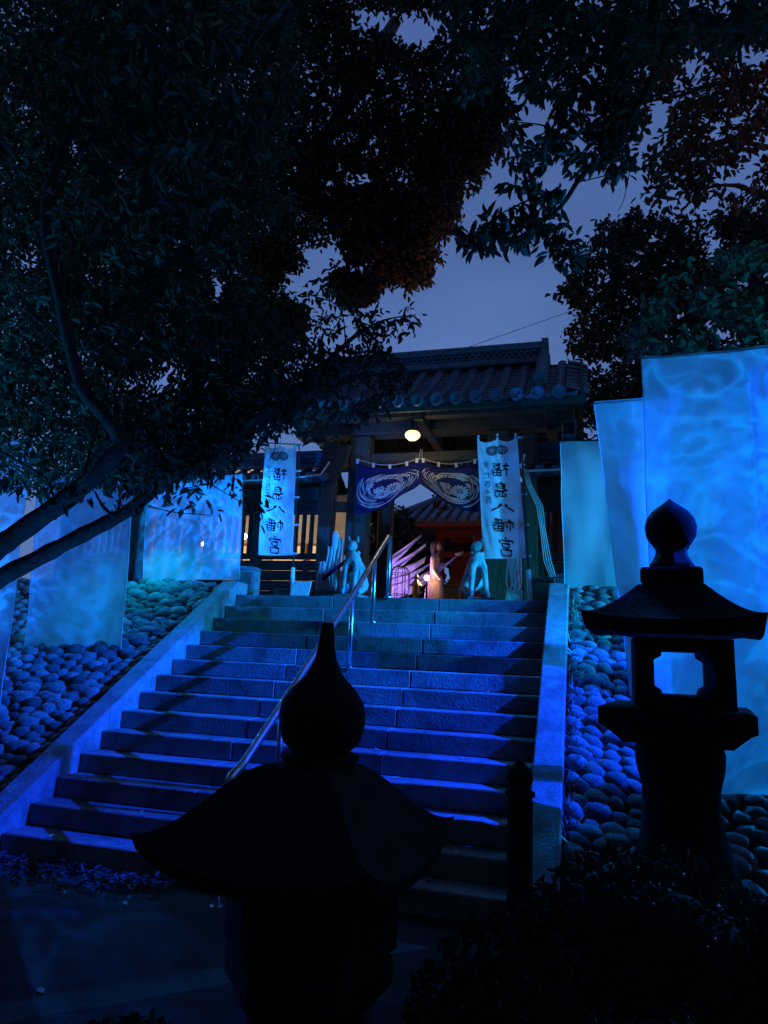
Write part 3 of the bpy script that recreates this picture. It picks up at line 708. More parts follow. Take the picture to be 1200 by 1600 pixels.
# --- lettering: brush strokes, seen from the back of the cloth (mirror image)
CH = {
 'fuku': [((18, 4), (27, 12)), ((6, 22), (40, 20), (26, 38), (4, 58)), ((24, 34), (24, 98)), ((28, 44), (42, 60)),
          ((50, 8), (96, 6)), ((58, 20), (58, 40)), ((58, 21), (88, 20), (86, 39)), ((59, 39), (88, 38)),
          ((52, 52), (53, 98)), ((52, 52), (94, 50), (92, 96)), ((73, 52), (73, 94)), ((54, 73), (92, 72)), ((54, 95), (93, 94))],
 'shima': [((52, 2), (40, 14)), ((28, 14), (28, 62)), ((28, 15), (78, 13), (76, 38)), ((30, 27), (76, 26)), ((30, 39), (76, 38)),
           ((10, 53), (92, 51)), ((30, 62), (88, 62), (90, 88), (72, 100)), ((24, 72), (24, 92), (66, 91)), ((44, 66), (44, 90)), ((64, 72), (64, 94))],
 'hachi': [((38, 10), (30, 42), (2, 84)), ((54, 6), (70, 46), (100, 82))],
 'hata': [((6, 26), (6, 74)), ((6, 27), (34, 25), (33, 68), (28, 72)), ((20, 2), (20, 100)),
          ((86, 2), (50, 14)), ((54, 18), (60, 26)), ((84, 14), (76, 25)), ((42, 32), (100, 29)), ((70, 8), (70, 56)), ((68, 34), (42, 54)), ((72, 34), (102, 56)),
          ((50, 60), (51, 98)), ((50, 60), (92, 58), (90, 98)), ((71, 60), (71, 96)), ((52, 78), (90, 77)), ((52, 97), (90, 96))],
 'miya': [((50, 0), (53, 12)), ((12, 18), (8, 34)), ((12, 20), (92, 17), (82, 34)), ((32, 34), (34, 56)), ((32, 35), (74, 33), (70, 55)), ((35, 56), (70, 54)),
          ((54, 56), (46, 66)), ((22, 68), (25, 100)), ((22, 69), (82, 66), (78, 100)), ((26, 98), (78, 97))],
 's1': [((20, 8), (28, 22)), ((50, 4), (54, 20)), ((80, 4), (72, 22)), ((10, 34), (90, 30)), ((80, 40), (20, 96)), ((26, 44), (80, 98))],
 's2': [((10, 24), (90, 20)), ((34, 6), (30, 60)), ((66, 4), (62, 44)), ((22, 50), (24, 92), (84, 88))],
 's3': [((20, 6), (20, 94)), ((20, 12), (80, 10), (78, 90)), ((48, 20), (30, 64)), ((52, 40), (72, 74)), ((22, 92), (78, 90))],
 's4': [((30, 10), (40, 22)), ((74, 8), (36, 56), (80, 94)), ((14, 60), (54, 58))],
 's5': [((30, 4), (26, 98)), ((8, 30), (50, 26)), ((58, 8), (92, 6), (70, 48)), ((60, 54), (94, 50), (60, 96)), ((12, 62), (48, 56))],
}
def brush(m, pts, w, fn):
    """a tapered brush stroke through pts; fn maps (a, b) cloth metres to a 3-D point"""
    P_ = [Vector((p[0], p[1], 0)) for p in pts]
    if len(P_) == 2: P_ = [P_[0], (P_[0]+P_[1])/2+Vector(((P_[1]-P_[0]).y, -(P_[1]-P_[0]).x, 0))*0.05, P_[1]]
    path = []
    for i in range(len(P_)-1):
        for k in range(4): path.append(P_[i].lerp(P_[i+1], k/4))
    path.append(P_[-1]); n = len(path); vs = []
    for i, p in enumerate(path):
        t = (path[min(i+1, n-1)]-path[max(i-1, 0)]); t = t.normalized() if t.length > 1e-9 else Vector((1, 0, 0))
        s = i/(n-1); r = w*(0.50+0.75*math.exp(-((s-0.12)/0.16)**2)+0.25*math.exp(-((s-0.8)/0.2)**2))*(1.0 if s < 0.85 else 1-0.75*(s-0.85)/0.15)
        q = Vector((-t.y, t.x, 0))*r
        a, b = p+q, p-q; vs += [fn(a.x, a.y), fn(b.x, b.y)]
    m.add(vs, [(2*i, 2*i+1, 2*i+3, 2*i+2) for i in range(n-1)])

def rosette(m, cx, cy, R, n, fn, inner=0.16):
    for k in range(n):
        a = 2*PI*k/n; h = PI/n*0.80; vs = [fn(cx+R*inner*math.cos(a), cy+R*inner*math.sin(a))]
        for rr, aa in ((0.62, -h*0.92), (0.90, -h*0.88), (1.0, -h*0.4), (1.0, h*0.4), (0.90, h*0.88), (0.62, h*0.92)):
            vs.append(fn(cx+R*rr*math.cos(a+aa), cy+R*rr*math.sin(a+aa)))
        m.add(vs, [tuple(range(7))])
    m.add([fn(cx+R*inner*0.75*math.cos(2*PI*k/10), cy+R*inner*0.75*math.sin(2*PI*k/10)) for k in range(10)], [tuple(range(10))])

def nobori(Y, tl, tr, br, bl, base, label, seed, skew):
    o = thing('nobori_banner', base, label, 'banner', 'tall white banners before the gate posts')
    wtop = tr[0]-tl[0]; ht = tl[1]-bl[1]
    def surf(u, v, d=0.0):
        x = (tl[0]*(1-u)+tr[0]*u)*(1-v)+(bl[0]*(1-u)+br[0]*u)*v
        z = (tl[1]*(1-u)+tr[1]*u)*(1-v)+(bl[1]*(1-u)+br[1]*u)*v
        z -= 0.045*abs(math.sin(2*PI*u))*max(0, 1-v*9)
        y = Y+0.03*v*math.sin(5*u+seed+2.2*v)+0.045*mnoise.noise(Vector((u*1.7, v*2.0, seed)))*(0.3+0.7*v)+0.012*mnoise.noise(Vector((u*9-v*5, v*3.0, seed+3)))
        return (x, y-d, z)
    m = MB(); m.grid(lambda u, v: surf(u, v), 22, 54); m.build('cloth', M['banner'], o, smooth=True)
    pk = lambda a, b: surf(a/0.53, b/1.60, 0.006)        # cloth metres -> surface
    em = MB(); rosette(em, 0.19, 0.155, 0.082, 16, pk); em.build('crest', M['ink_soft'], o)
    em = MB(); rosette(em, 0.325, 0.150, 0.078, 12, pk, 0.28); em.build('crest', M['ink_soft'], o)
    y = 0.335
    for nm, h, w, x0 in (('fuku', 0.185, 0.235, 0.165), ('shima', 0.215, 0.195, 0.165), ('hachi', 0.125, 0.315, 0.100), ('hata', 0.165, 0.275, 0.105), ('miya', 0.245, 0.205, 0.155)):
        c = MB()
        for s_ in CH[nm]:
            brush(c, [(x0+skew*y+(1-p[0]/100)*w, y+p[1]/100*h+0.06*(1-p[0]/100-0.5)*w) for p in s_], 0.0115 if nm != 'hachi' else 0.017, pk)
        c.build('character', M['ink'], o); y += h+0.075
    y = 0.30
    for nm, h in (('s1', 0.10), ('s2', 0.09), ('s3', 0.10), ('s4', 0.07), ('s5', 0.11)):
        c = MB()
        for s_ in CH[nm]: brush(c, [(0.055+skew*y*0.5+(1-p[0]/100)*0.085, y+p[1]/100*h) for p in s_], 0.0055, pk)
        c.build('character', M['ink_soft'], o); y += h+(0.055 if nm == 's1' else 0.022)
    pole_t = Vector(surf(1.0, 0))+Vector((0.045, 0.0, 0.02)); pole_b = Vector(base)
    m = MB(); m.tube([pole_b, pole_t], [0.014, 0.010], 8); m.build('pole', M['cable'], o)
    m = MB(); m.tube([pole_b, pole_b+(pole_t-pole_b)*0.20], 0.028, 10); m.build('pole_sleeve', M['white_paint'], o)
    m = MB(); a = Vector(surf(0.0, 0))+Vector((0, 0, 0.03)); m.tube([a, pole_t+Vector((0.03, 0, 0.0))], 0.008, 6); m.build('crossbar', M['cable'], o)
    for u in (0.03, 0.5, 0.95):
        p = Vector(surf(u, 0.0)); m = MB(); m.box(p+Vector((0, 0, 0.028)), (0.026, 0.022, 0.085), 0.004); m.build('loop', M['banner'], o)
    for v in (0.0, 0.235, 0.48, 0.73, 0.985):
        p = Vector(surf(1.0, v)); m = MB(); m.box(p+Vector((0.03, 0, 0)), (0.085, 0.020, 0.026), 0.004); m.build('loop', M['banner'], o)
    return o
nobori(0.70, (2.97, 4.48), (3.50, 4.49), (3.61, 2.90), (3.08, 2.88), (3.67, 0.70, GB), 'right white banner with dark brushed characters hanging before the gate', 1.3, 0.03)
nobori(0.70, (-0.11, 4.54), (0.38, 4.50), (0.46, 2.92), (-0.09, 2.93), (0.47, 0.70, GB), 'left white banner with brushed characters, window light glowing through its foot', 4.4, -0.02)

# --- indigo curtain tied up at its centre
cu = thing('gate_curtain', (GX-0.10, 2.08, 4.6), 'indigo curtain with white wave and flower print tied up in the gateway', 'curtain')
CX0, CX1, CM = 0.85, 2.88, 1.885
def curt(u, v, d=0.0):
    x = CX0+(CX1-CX0)*u
    w = abs(u-0.51)/0.51 if u < 0.51 else (u-0.51)/0.49
    top = 4.62-0.03*u-0.10*math.sin(PI*min(1, (w))) if True else 0
    bot = 4.25-0.46*(1-(1-w)**1.75)+0.02*math.sin(6*w)
    z = top+(bot-top)*v
    x += (CM-x)*0.10*v*(1-w)
    y = 2.06+0.05*math.sin(u*26+v*2)*(1-w)**1.5*v+0.03*mnoise.noise(Vector((u*5, v*3, 2.0)))-0.10*math.sin(PI*v)*(w*(1-w))
    return (x, y-d, z)
m = MB(); m.grid(lambda u, v: curt(u, v), 90, 26); m.build('cloth', M['indigo'], cu, smooth=True)
pr = MB(); fl = MB(); rr = random.Random(5)
for half, (uc, sgn) in enumerate(((0.24, 1), (0.77, -1))):
    cu_, cv_, ra, rb = uc, 0.50, 0.105, 0.20
    fn = lambda a, b: curt(min(0.995, max(0.005, a)), min(0.985, max(0.01, b)), 0.006)
    for i in range(130):                         # curling wave strokes round a dark oval
        k = rr.uniform(1.05, 2.35); a0 = rr.uniform(0, 2*PI); ln = rr.uniform(0.35, 1.0); ph = rr.uniform(-.06, .06)
        if math.sin(a0+ln/2) < -0.5 and k > 1.7: continue
        pts = []
        for j in range(9):
            a = a0+ln*j/8; kk = k*(1+0.10*(j/8)+ph*math.sin(3*a))
            pts.append((cu_+ra*kk*math.cos(a), cv_+rb*kk*math.sin(a)*0.95))
        vs = []
        for j, (a, b) in enumerate(pts):
            nx, ny = pts[min(j+1, 8)][0]-pts[max(j-1, 0)][0], pts[min(j+1, 8)][1]-pts[max(j-1, 0)][1]
            l_ = math.hypot(nx*2.03, ny*0.75)+1e-9; w_ = (0.0075*math.sin(PI*(j+0.4)/8.8))*rr.uniform(0.6, 1.0)
            ox, oy = -ny*0.75/l_*w_/2.03, nx*2.03/l_*w_/0.75
            vs += [fn(a+ox, b+oy), fn(a-ox, b-oy)]
        pr.add(vs, [(2*j, 2*j+1, 2*j+3, 2*j+2) for j in range(8)])
    for i in range(26):                          # short spiky strokes of foam
        a = rr.uniform(PI*1.02, PI*1.98); p0 = (cu_+ra*1.02*math.cos(a), cv_+rb*1.0*math.sin(a)); p1 = (cu_+ra*1.35*math.cos(a+.25), cv_+rb*1.35*math.sin(a+.25))
        brush(pr, [p0, p1], 0.006, fn)
    ff = lambda a, b: curt(min(0.995, max(0.005, a)), min(0.985, max(0.01, b)), 0.010)
    for (ox, oy, R, n) in ((0.055*sgn if half == 0 else 0.06, 0.115, 0.064, 14), (-0.030, 0.17, 0.045, 10), (-0.072, 0.06, 0.026, 5), (-0.035, 0.035, 0.026, 5), (-0.058, 0.10, 0.030, 6)):
        fx = lambda a, b: ff(cu_+ox+a, cv_+oy+b*2.3)
        rosette(fl, 0, 0, R, n, fx, 0.2)
pr.build('wave_print', M['print_white'], cu); fl.build('flower_print', M['print_white'], cu)
m = MB(); m.tube([Vector(curt(i/40, 0))+Vector((0, 0, 0.055)) for i in range(41)], 0.007, 5); m.build('cord', M['grey_cable'], cu)
for u in (0.004, 0.135, 0.27, 0.405, 0.485, 0.535, 0.655, 0.79, 0.93):
    p = Vector(curt(u, 0)); m = MB(); m.box(p+Vector((0, -0.012, 0.028)), (0.045, 0.014, 0.075), 0.004, M4=Matrix.Rotation(random.uniform(-.2, .2), 4, 'Y')); m.build('tab', M['banner'], cu)
for dx in (-0.025, 0.03):
    m = MB(); m.tube([(CM+dx, 2.04, 4.62), (CM+dx*0.4, 2.1, 4.82)], 0.005, 5); m.build('tie_cord', M['grey_cable'], cu)

# ================================================================== STATUES
def skin_mesh(name, nodes, edges, m, parent, sub=2):
    me = bpy.data.meshes.new(name); off = ROOT.get(parent.name, (0, 0, 0))
    me.from_pydata([tuple(n[:3]) for n in nodes], edges, []); o = bpy.data.objects.new(name, me); COL.objects.link(o)
    sk = o.modifiers.new('skin', 'SKIN'); sk.use_smooth_shade = True
    for i, n in enumerate(nodes):
        r = n[3]; me.skin_vertices[0].data[i].radius = (r, n[4] if len(n) > 4 else r)
    me.skin_vertices[0].data[0].use_root = True
    sd = o.modifiers.new('sub', 'SUBSURF'); sd.levels = sub; sd.render_levels = sub
    me.materials.append(m); o.parent = parent; ROOT[o.name] = off
    return o
def guardian(loc, rz, label, headturn, m_body, m_head, spread):
    o = thing('guardian_statue', loc, label, 'statue', 'pale stone guardian animals before the gate', rz)
    ROOT[o.name] = (0, 0, 0)
    b = MB(); b.box((0, 0.04, 0.035), (0.40, 0.50, 0.07), 0.012); b.build('plinth', M['granite'], o)
    s = spread
    nodes = [(0, 0.16, 0.24, 0.120, 0.125), (0, 0.06, 0.42, 0.125, 0.115), (0, -0.02, 0.58, 0.105, 0.10), (0, -0.03, 0.68, 0.075),
             (-0.085, -0.06, 0.50, 0.060), (-0.085-s*.5, -0.10, 0.30, 0.045), (-0.085-s, -0.11, 0.12, 0.040), (-0.09-s, -0.17, 0.085, 0.042),
             (0.085, -0.06, 0.50, 0.060), (0.085+s*.5, -0.10, 0.30, 0.045), (0.085+s, -0.11, 0.12, 0.040), (0.09+s, -0.17, 0.085, 0.042),
             (-0.14, 0.12, 0.20, 0.085), (-0.15, -0.02, 0.13, 0.055), (-0.15, -0.10, 0.085, 0.035),
             (0.14, 0.12, 0.20, 0.085), (0.15, -0.02, 0.13, 0.055), (0.15, -0.10, 0.085, 0.035)]
    ed = [(0, 1), (1, 2), (2, 3), (2, 4), (4, 5), (5, 6), (6, 7), (2, 8), (8, 9), (9, 10), (10, 11), (0, 12), (12, 13), (13, 14), (0, 15), (15, 16), (16, 17)]
    o.scale = (0.86, 0.86, 1.0)
    skin_mesh('body', nodes, ed, m_body, o)
    R = Matrix.Rotation(headturn, 4, 'Z'); hc = Vector((0, -0.05, 0.71))
    tr = lambda x, y, z: tuple(R @ Vector((x, y, z))+hc)
    hd = [(*tr(0, 0.02, 0.0), 0.080), (*tr(0, -0.03, 0.02), 0.085), (*tr(0, -0.10, -0.015), 0.058), (*tr(0, -0.145, -0.03), 0.042)]
    skin_mesh('head', hd, [(0, 1), (1, 2), (2, 3)], m_head, o)
    for sg in (-1, 1):
        e = MB(); e.lathe([(0.034, 0.0), (0.030, 0.03), (0.018, 0.065), (0.004, 0.09)], (0, 0, 0), 8)
        e.v = [tr(sg*0.058+p[0]+sg*p[2]*0.25, 0.0+p[1]*0.5, 0.065+p[2]) for p in e.v]; e.build('ear', m_head, o, smooth=True)
    tl = MB(); tl.tube([(0, 0.26, 0.12), (0, 0.33, 0.26), (0.01, 0.30, 0.42), (0, 0.24, 0.50), (0, 0.23, 0.55)], [0.04, 0.06, 0.07, 0.055, 0.015], 10); tl.build('tail', m_body, o, smooth=True)
    for q in range(7):
        a = PI*(0.15+0.7*q/6)+PI/2+PI/2
        c_ = MB(); c_.lathe([(0.004, -0.035), (0.028, -0.02), (0.034, 0.0), (0.026, 0.022), (0.004, 0.035)], (0.088*math.cos(a), -0.03+0.055*math.sin(a)*-1, 0.63), 10); c_.build('mane_curl', m_body, o, smooth=True)
    return o
guardian((1.36, 0.62, GB), -0.15, 'pale guardian statue standing beside the left gate post by the handrail', 0.2, M['statue'], M['statue'], 0.0)
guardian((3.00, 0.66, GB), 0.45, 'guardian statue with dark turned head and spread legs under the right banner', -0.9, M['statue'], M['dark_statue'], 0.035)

# --- pale bundles beside the gate posts
b = thing('cloth_bundle', (1.02, 1.0, GB), 'bundle of pale folded cloths with a raised pole left of the gate post', 'bundle')
bp = [(0.90, 0.95, 0.14, 0.62), (1.00, 1.00, 0.15, 0.75), (0.80, 0.92, 0.13, 0.40), (1.12, 1.05, 0.13, 0.50)]
for (x, y, w, h) in bp:
    m = MB(); m.grid(lambda u, v: (x+(u-0.5)*w*(0.75+0.35*v)+0.01*math.sin(9*v), y+0.022*math.sin(u*14+v*2+x*9)-0.03*v, GB+0.16+h*(1-v)), 12, 10); m.build('folded_cloth', M['banner'], b, smooth=True, thick=0.006)
m = MB(); m.tube([(0.93, 0.97, GB+0.1), (0.955, 0.97, GB+0.98)], 0.016, 8); m.build('pole', M['white_paint'], b)
m = MB(); m.lathe([(0.022, 0), (0.045, 0.06), (0.045, 0.22), (0.03, 0.27)], (0.955, 0.97, GB+0.72), 10); m.build('pole_cover', M['banner'], b)
m = MB(); m.beam((0.84, 0.86, GB+0.30), (1.18, 0.93, GB+0.60), 0.02, 0.05); m.build('sash', M['indigo'], b)
m = MB(); m.box((1.0, 1.02, GB+0.075), (0.46, 0.32, 0.16), 0.012); m.build('stand', M['dark_statue'], b)
b = thing('cord_bundle', (3.42, 1.15, GB), 'bundle of pale hanging cords below the foot of the right banner', 'cords')
for i in range(14):
    x = 3.35+0.012*i; m = MB(); ph = random.uniform(0, 6)
    m.tube([(x, 1.15+0.02*math.sin(ph), GB+0.78), (x+0.02*math.sin(ph), 1.12, GB+0.55), (x+0.03*math.cos(ph), 1.12, GB+0.33), (x+0.02*math.cos(ph+1), 1.13, GB+0.22)], 0.008, 5); m.build('cord', M['banner'], b)
m = MB(); m.box((3.43, 1.15, GB+0.11), (0.22, 0.2, 0.22), 0.012); m.build('stand', M['statue'], b)
m = MB(); m.tube([(3.34, 1.15, GB+0.79), (3.54, 1.15, GB+0.79)], 0.014, 8); m.build('hanger', M['woodh'], b)
for x in (3.335, 3.545):
    m = MB(); m.tube([(x, 1.16, GB), (x, 1.16, GB+0.8)], 0.012, 8); m.build('hanger_post', M['woodh'], b)
sg = thing('sign_board', (0.66, 0.55, GB), 'low pale board tilted on a stand at the head of the stairs', 'sign')
m = MB(); m.box((0, 0, 0), (0.26, 0.02, 0.22), 0.004, M4=Matrix.Rotation(-0.45, 4, 'X')); m.v = [(p[0]+0.66, p[1]+0.55, p[2]+GB+0.14) for p in m.v]; m.build('panel', M['white_paint'], sg)
for s in (-1, 1):
    m = MB(); m.beam((0.66+s*0.10, 0.60, GB), (0.66+s*0.10, 0.585, GB+0.17), 0.018, 0.018, 0); m.build('leg', M['cable'], sg)

# low dark storage chests at the wall foot
for (x, y, s_, lab) in ((0.02, 1.75, (0.42, 0.36, 0.24), 'low dark chest at the wall foot behind the left banner'), (3.78, 1.3, (0.36, 0.34, 0.40), 'dark covered box at the wall foot right of the banner pole')):
    c = thing('storage_chest', (x, y, GB), lab, 'chest')
    m = MB(); m.box((x, y, GB+s_[2]*0.43), (s_[0], s_[1], s_[2]*0.86), 0.01); m.build('case', M['woodh'], c)
    m = MB(); m.box((x, y, GB+s_[2]*0.93), (s_[0]+0.03, s_[1]+0.03, s_[2]*0.12), 0.008); m.build('lid', M['woodh'], c)
# stone posts at the head of each kerb, plinth blocks left
for (x, y, w, h, lab) in ((-0.13, 0.52, 0.28, 0.42, 'square stone post at the head of the left kerb'), (4.05, 0.52, 0.19, 0.36, 'square stone post at the head of the right kerb')):
    c = thing('stone_post', (x, y, GB), lab, 'post')
    m = MB(); m.box((x, y, GB+h*0.45), (w, w*0.9, h*0.9), 0.014); m.build('shaft', M['kerb'], c)
    m = MB(); m.lathe([(w*0.70, 0), (w*0.70, h*0.05), (w*0.45, h*0.11)], (x, y, GB+h*0.9), sq=4, rot=PI/4); m.build('cap', M['kerb'], c)
pl = thing('stone_plinth', (-1.6, 0.85, GB-0.06), 'two courses of pale stone blocks under the sheet left of the gate', 'plinth')
for (a, b_, z0, z1, y) in ((-2.28, -1.72, -0.08, 0.085, 0.75), (-1.71, -1.08, -0.08, 0.085, 0.75), (-2.05, -1.55, 0.09, 0.25, 0.82), (-1.54, -1.04, 0.09, 0.25, 0.82)):
    m = MB(); m.box(((a+b_)/2, y, GB+(z0+z1)/2), (b_-a, 0.34, z1-z0), 0.014); m.build('block', M['kerb'], pl)
pl = thing('stone_plinth', (4.75, 0.9, GB-0.06), 'pale stone blocks at the top of the right bank', 'plinth')
for (a, b_, z0, z1, y) in ((4.45, 4.95, -0.08, 0.06, 0.50), (4.62, 4.86, 0.065, 0.24, 0.62), (4.96, 5.6, -0.08, 0.06, 0.52)):
    m = MB(); m.box(((a+b_)/2, y, GB+(z0+z1)/2), (b_-a, 0.30, z1-z0), 0.014); m.build('block', M['kerb'], pl)

# tall dark fence posts at the left wall
for x, y, lab in ((-2.33, 1.0, 'thick dark wooden post between the two inner left sheets'), (-3.15, 0.6, 'thick dark wooden post near the left edge behind the branches')):
    c = thing('timber_post', (x, y, GB), lab, 'post')
    m = MB(); m.box((x, y, GB+0.86), (0.30, 0.24, 1.72), 0.015); m.build('shaft', M['wood'], c)
    m = MB(); m.lathe([(0.27, 0), (0.27, 0.04), (0.12, 0.12)], (x, y, GB+1.72), sq=4, rot=PI/4); m.build('cap', M['woodh'], c)

# --- handrail in the middle of the stairs
hr = thing('handrail', (2.03, -1.6, 0), 'polished steel handrail running down the middle of the steps', 'handrail')
RXX = 2.03
rail = [(RXX, -0.02, 2.985), (RXX, -0.05, 3.03), (RXX, -0.11, 3.035), (RXX, -1.39, 2.185), (RXX, -2.92, 1.225), (RXX, -3.55, 0.835), (RXX, -3.70, 0.78), (RXX, -3.76, 0.72)]
m = MB(); m.tube(rail, 0.029, 14); m.build('rail', M['steel'], hr, smooth=True)
for y, zb in ((-0.02, 2.31), (-0.62, 1.98), (-1.35, 1.485), (-2.94, 0.495), (-3.76, 0.0)):
    if y == -0.02: zt = 2.99
    elif y == -3.76: zt = 0.72
    else: zt = np.interp(-y, [0.11, 1.39, 2.92, 3.55], [3.035, 2.185, 1.225, 0.835])
    m = MB(); m.tube([(RXX, y, zb-0.02), (RXX, y, float(zt))], 0.024, 12); p = m.build('rail_post', M['steel'], hr, smooth=True)
    m = MB(); m.lathe([(0.045, 0), (0.045, 0.008), (0.03, 0.014)], (RXX, y, zb-0.004), 14); m.build('base_flange', M['steel'], p)

# --- box and cables at the right eave, cable bundle
c = thing('speaker_box', (4.16, 1.45, 4.85), 'dark box with looped cables under the right end of the gate eave', 'speaker')
m = MB(); m.box((4.14, 1.62, 4.86), (0.20, 0.20, 0.24), 0.012); m.build('case', M['dark_statue'], c)
m = MB(); m.box((4.14, 1.512, 4.86), (0.15, 0.02, 0.18), 0.004); m.build('grille', M['cable'], c)
for i in range(4):
    m = MB(); r_ = 0.11+0.03*i
    m.tube([(4.34+r_*1.0*math.cos(a)+0.03*i, 1.6+0.03*i, 4.80+0.05*math.sin(i*2)+r_*0.95*math.sin(a)) for a in np.linspace(0.4*i, 0.4*i+5.4, 20)], 0.010, 6); m.build('cable_loop', M['cable'], c)
c = thing('cable_bundle', (3.85, 1.4, GB), 'bundle of pale cables drooping down beside the right banner', 'cables')
for i in range(4):
    dx = 0.02*i; m = MB()
    m.tube([(3.50+dx, 1.6, 4.30), (3.56+dx, 1.5, 4.05), (3.70+dx*1.3, 1.45, 3.72), (3.75+dx, 1.4, 3.40), (3.80+dx*1.5, 1.3, 2.95), (3.93+dx, 1.2, 2.60), (4.0+dx, 1.15, GB+0.01)], 0.008, 6); m.build('cable', M['grey_cable'], c, smooth=True)
c = MB(); c.grid(lambda u, v: (3.86+u*0.14+0.01*math.sin(v*6), 2.18+0.02*math.sin(u*7), GB+1.52-0.62*v), 6, 10); tag(c.build('red_strip', M['red_cloth'], at=(3.9, 2.18, GB+1.5), thick=0.004), 'narrow dark red cloth hanging on the wall right of the gate', 'cloth')
c = MB(); c.grid(lambda u, v: (-3.10+u*0.16, 0.42+0.02*math.sin(u*7), GB+1.62-0.9*v), 6, 10); tag(c.build('red_strip', M['red_cloth'], at=(-3.1, 0.42, GB+1.6), thick=0.004), 'narrow red strip standing in for reddish light on the post near the left edge', 'cloth')  # reddish light on the post, made as a red strip

# ================================================================== BEYOND THE GATE
def hall(loc, w, d, hw, label, mwall, mwood, roofh, ov, rz=0.0, name='worship_hall'):
    o = thing(name, loc, label, 'building', None, rz); ROOT[o.name] = (0, 0, 0)
    m = MB(); m.box((0, d/2+0.6, 0.22), (w+0.8, d+0.8, 0.44), 0.02); m.build('base', M['granite'], o)
    m = MB(); m.box((0, d/2+0.9, 0.44+hw/2), (w-0.3, d-0.6, hw), 0); m.build('wall', mwall, o)
    n = 4
    for i in range(n+1):
        m = MB(); m.box((-w/2+w*i/n, 0.4, 0.44+hw/2), (0.24, 0.24, hw), 0.015); m.build('column', mwood, o)
    m = MB(); m.box((0, 0.4, 0.44+hw-0.15), (w+0.3, 0.18, 0.26), 0.01); m.build('beam', mwood, o)
    m = MB(); m.box((0, 0.4, 0.44+hw-0.75), (w+0.1, 0.12, 0.16), 0.01); m.build('beam', mwood, o)
    W2, D2 = w/2+ov, d/2+ov; cy = d/2+0.4; zb = 0.44+hw
    rw = W2*0.62
    yf = lambda t: (cy-D2)+D2*t
    zf = lambda t: zb+roofh*(0.75*t+0.25*t*t)
    m = MB()                                    # hipped-gable body under the tiles
    vs = [(-W2, cy-D2, zb), (W2, cy-D2, zb), (W2, cy+D2, zb), (-W2, cy+D2, zb), (-rw, cy, zb+roofh), (rw, cy, zb+roofh)]
    m.add(vs, [(0, 1, 5, 4), (2, 3, 4, 5), (1, 2, 5), (3, 0, 4), (3, 2, 1, 0)]); m.build('roof_deck', M['tile'], o)
    m = MB(); m.box((0, cy-D2+0.05, zb-0.07), (2*W2, 0.12, 0.14), 0.01); m.build('eave_board', mwood, o)
    x = -W2+0.15
    while x < W2-0.1:
        tmax = 1.0 if abs(x) < rw else max(0.08, (W2-abs(x))/(W2-rw))
        m = MB(); m.tube([(x, yf(0)-0.02, zf(0)*0+zb+0.06), (x, yf(tmax*0.5), zb+roofh*tmax*0.5+0.06), (x, yf(tmax), zb+roofh*tmax+0.06)], 0.085, 7); m.build('cover_tile_row', M['tile'], o)
        m = MB(); m.box((x, yf(0)+0.35, zb-0.06), (0.08, 0.7, 0.09), 0); m.build('rafter', mwood, o)
        x += 0.30
    m = MB(); m.box((0, cy, zb+roofh+0.15), (2*rw+0.2, 0.3, 0.36), 0.03); m.build('ridge', M['tile'], o)
    for s in (-1, 1):
        m = MB(); m.beam((s*rw, cy, zb+roofh+0.1), (s*W2, cy-D2, zb+0.15), 0.22, 0.22, 0.03); m.build('hip_ridge', M['tile'], o)
    return o
hall((2.55, 11.0, GB), 4.4, 4.0, 2.55, 'dark red hall with a tiled roof seen through the gateway', M['red_wood'], M['red_wood'], 1.5, 1.1)
wh = thing('white_storehouse', (-3.4, 11.0, GB), 'white plastered storehouse with a low gable left inside the gateway', 'building')
m = MB(); m.prism([(-6.2, GB), (-1.55, GB), (-1.55, GB+2.35), (-3.9, GB+3.6), (-6.2, GB+2.35)], 11.0, 15.0); m.build('wall', M['plaster'], wh)
for s in (-1, 1):
    m = MB(); m.beam((-3.9-s*2.75, 13.0, GB+2.16), (-3.9, 13.0, GB+3.72), 5.0, 0.14, 0.01); m.build('roof', M['tile'], wh)
m = MB(); m.box((-1.75, 10.95, GB+1.1), (0.75, 0.06, 1.9), 0.01); m.build('door', M['wood'], wh)
ah = thing('lit_office', (-3.0, 6.6, GB), 'long plastered office behind the left wall glowing through its windows', 'building')
m = MB(); m.box((-4.0, 8.4, GB+1.35), (6.2, 3.2, 2.7), 0.01); m.build('wall', M['plaster'], ah)
m = MB(); m.box((-4.0, 8.2, GB+2.80), (7.0, 4.2, 0.20), 0.02); m.build('roof', M['tile'], ah)
for x in (-6.2, -4.9, -3.6, -2.3, -1.35):
    m = MB(); m.box((x, 6.77, GB+1.25), (0.9, 0.06, 1.1), 0.01); f = m.build('window', M['crate'], ah)
    m = MB(); m.box((x, 6.735, GB+1.25), (0.76, 0.02, 0.96), 0.0); m.build('pane', emit_mat('lit_paper', (1.0, 0.72, 0.42), 0.30), f)

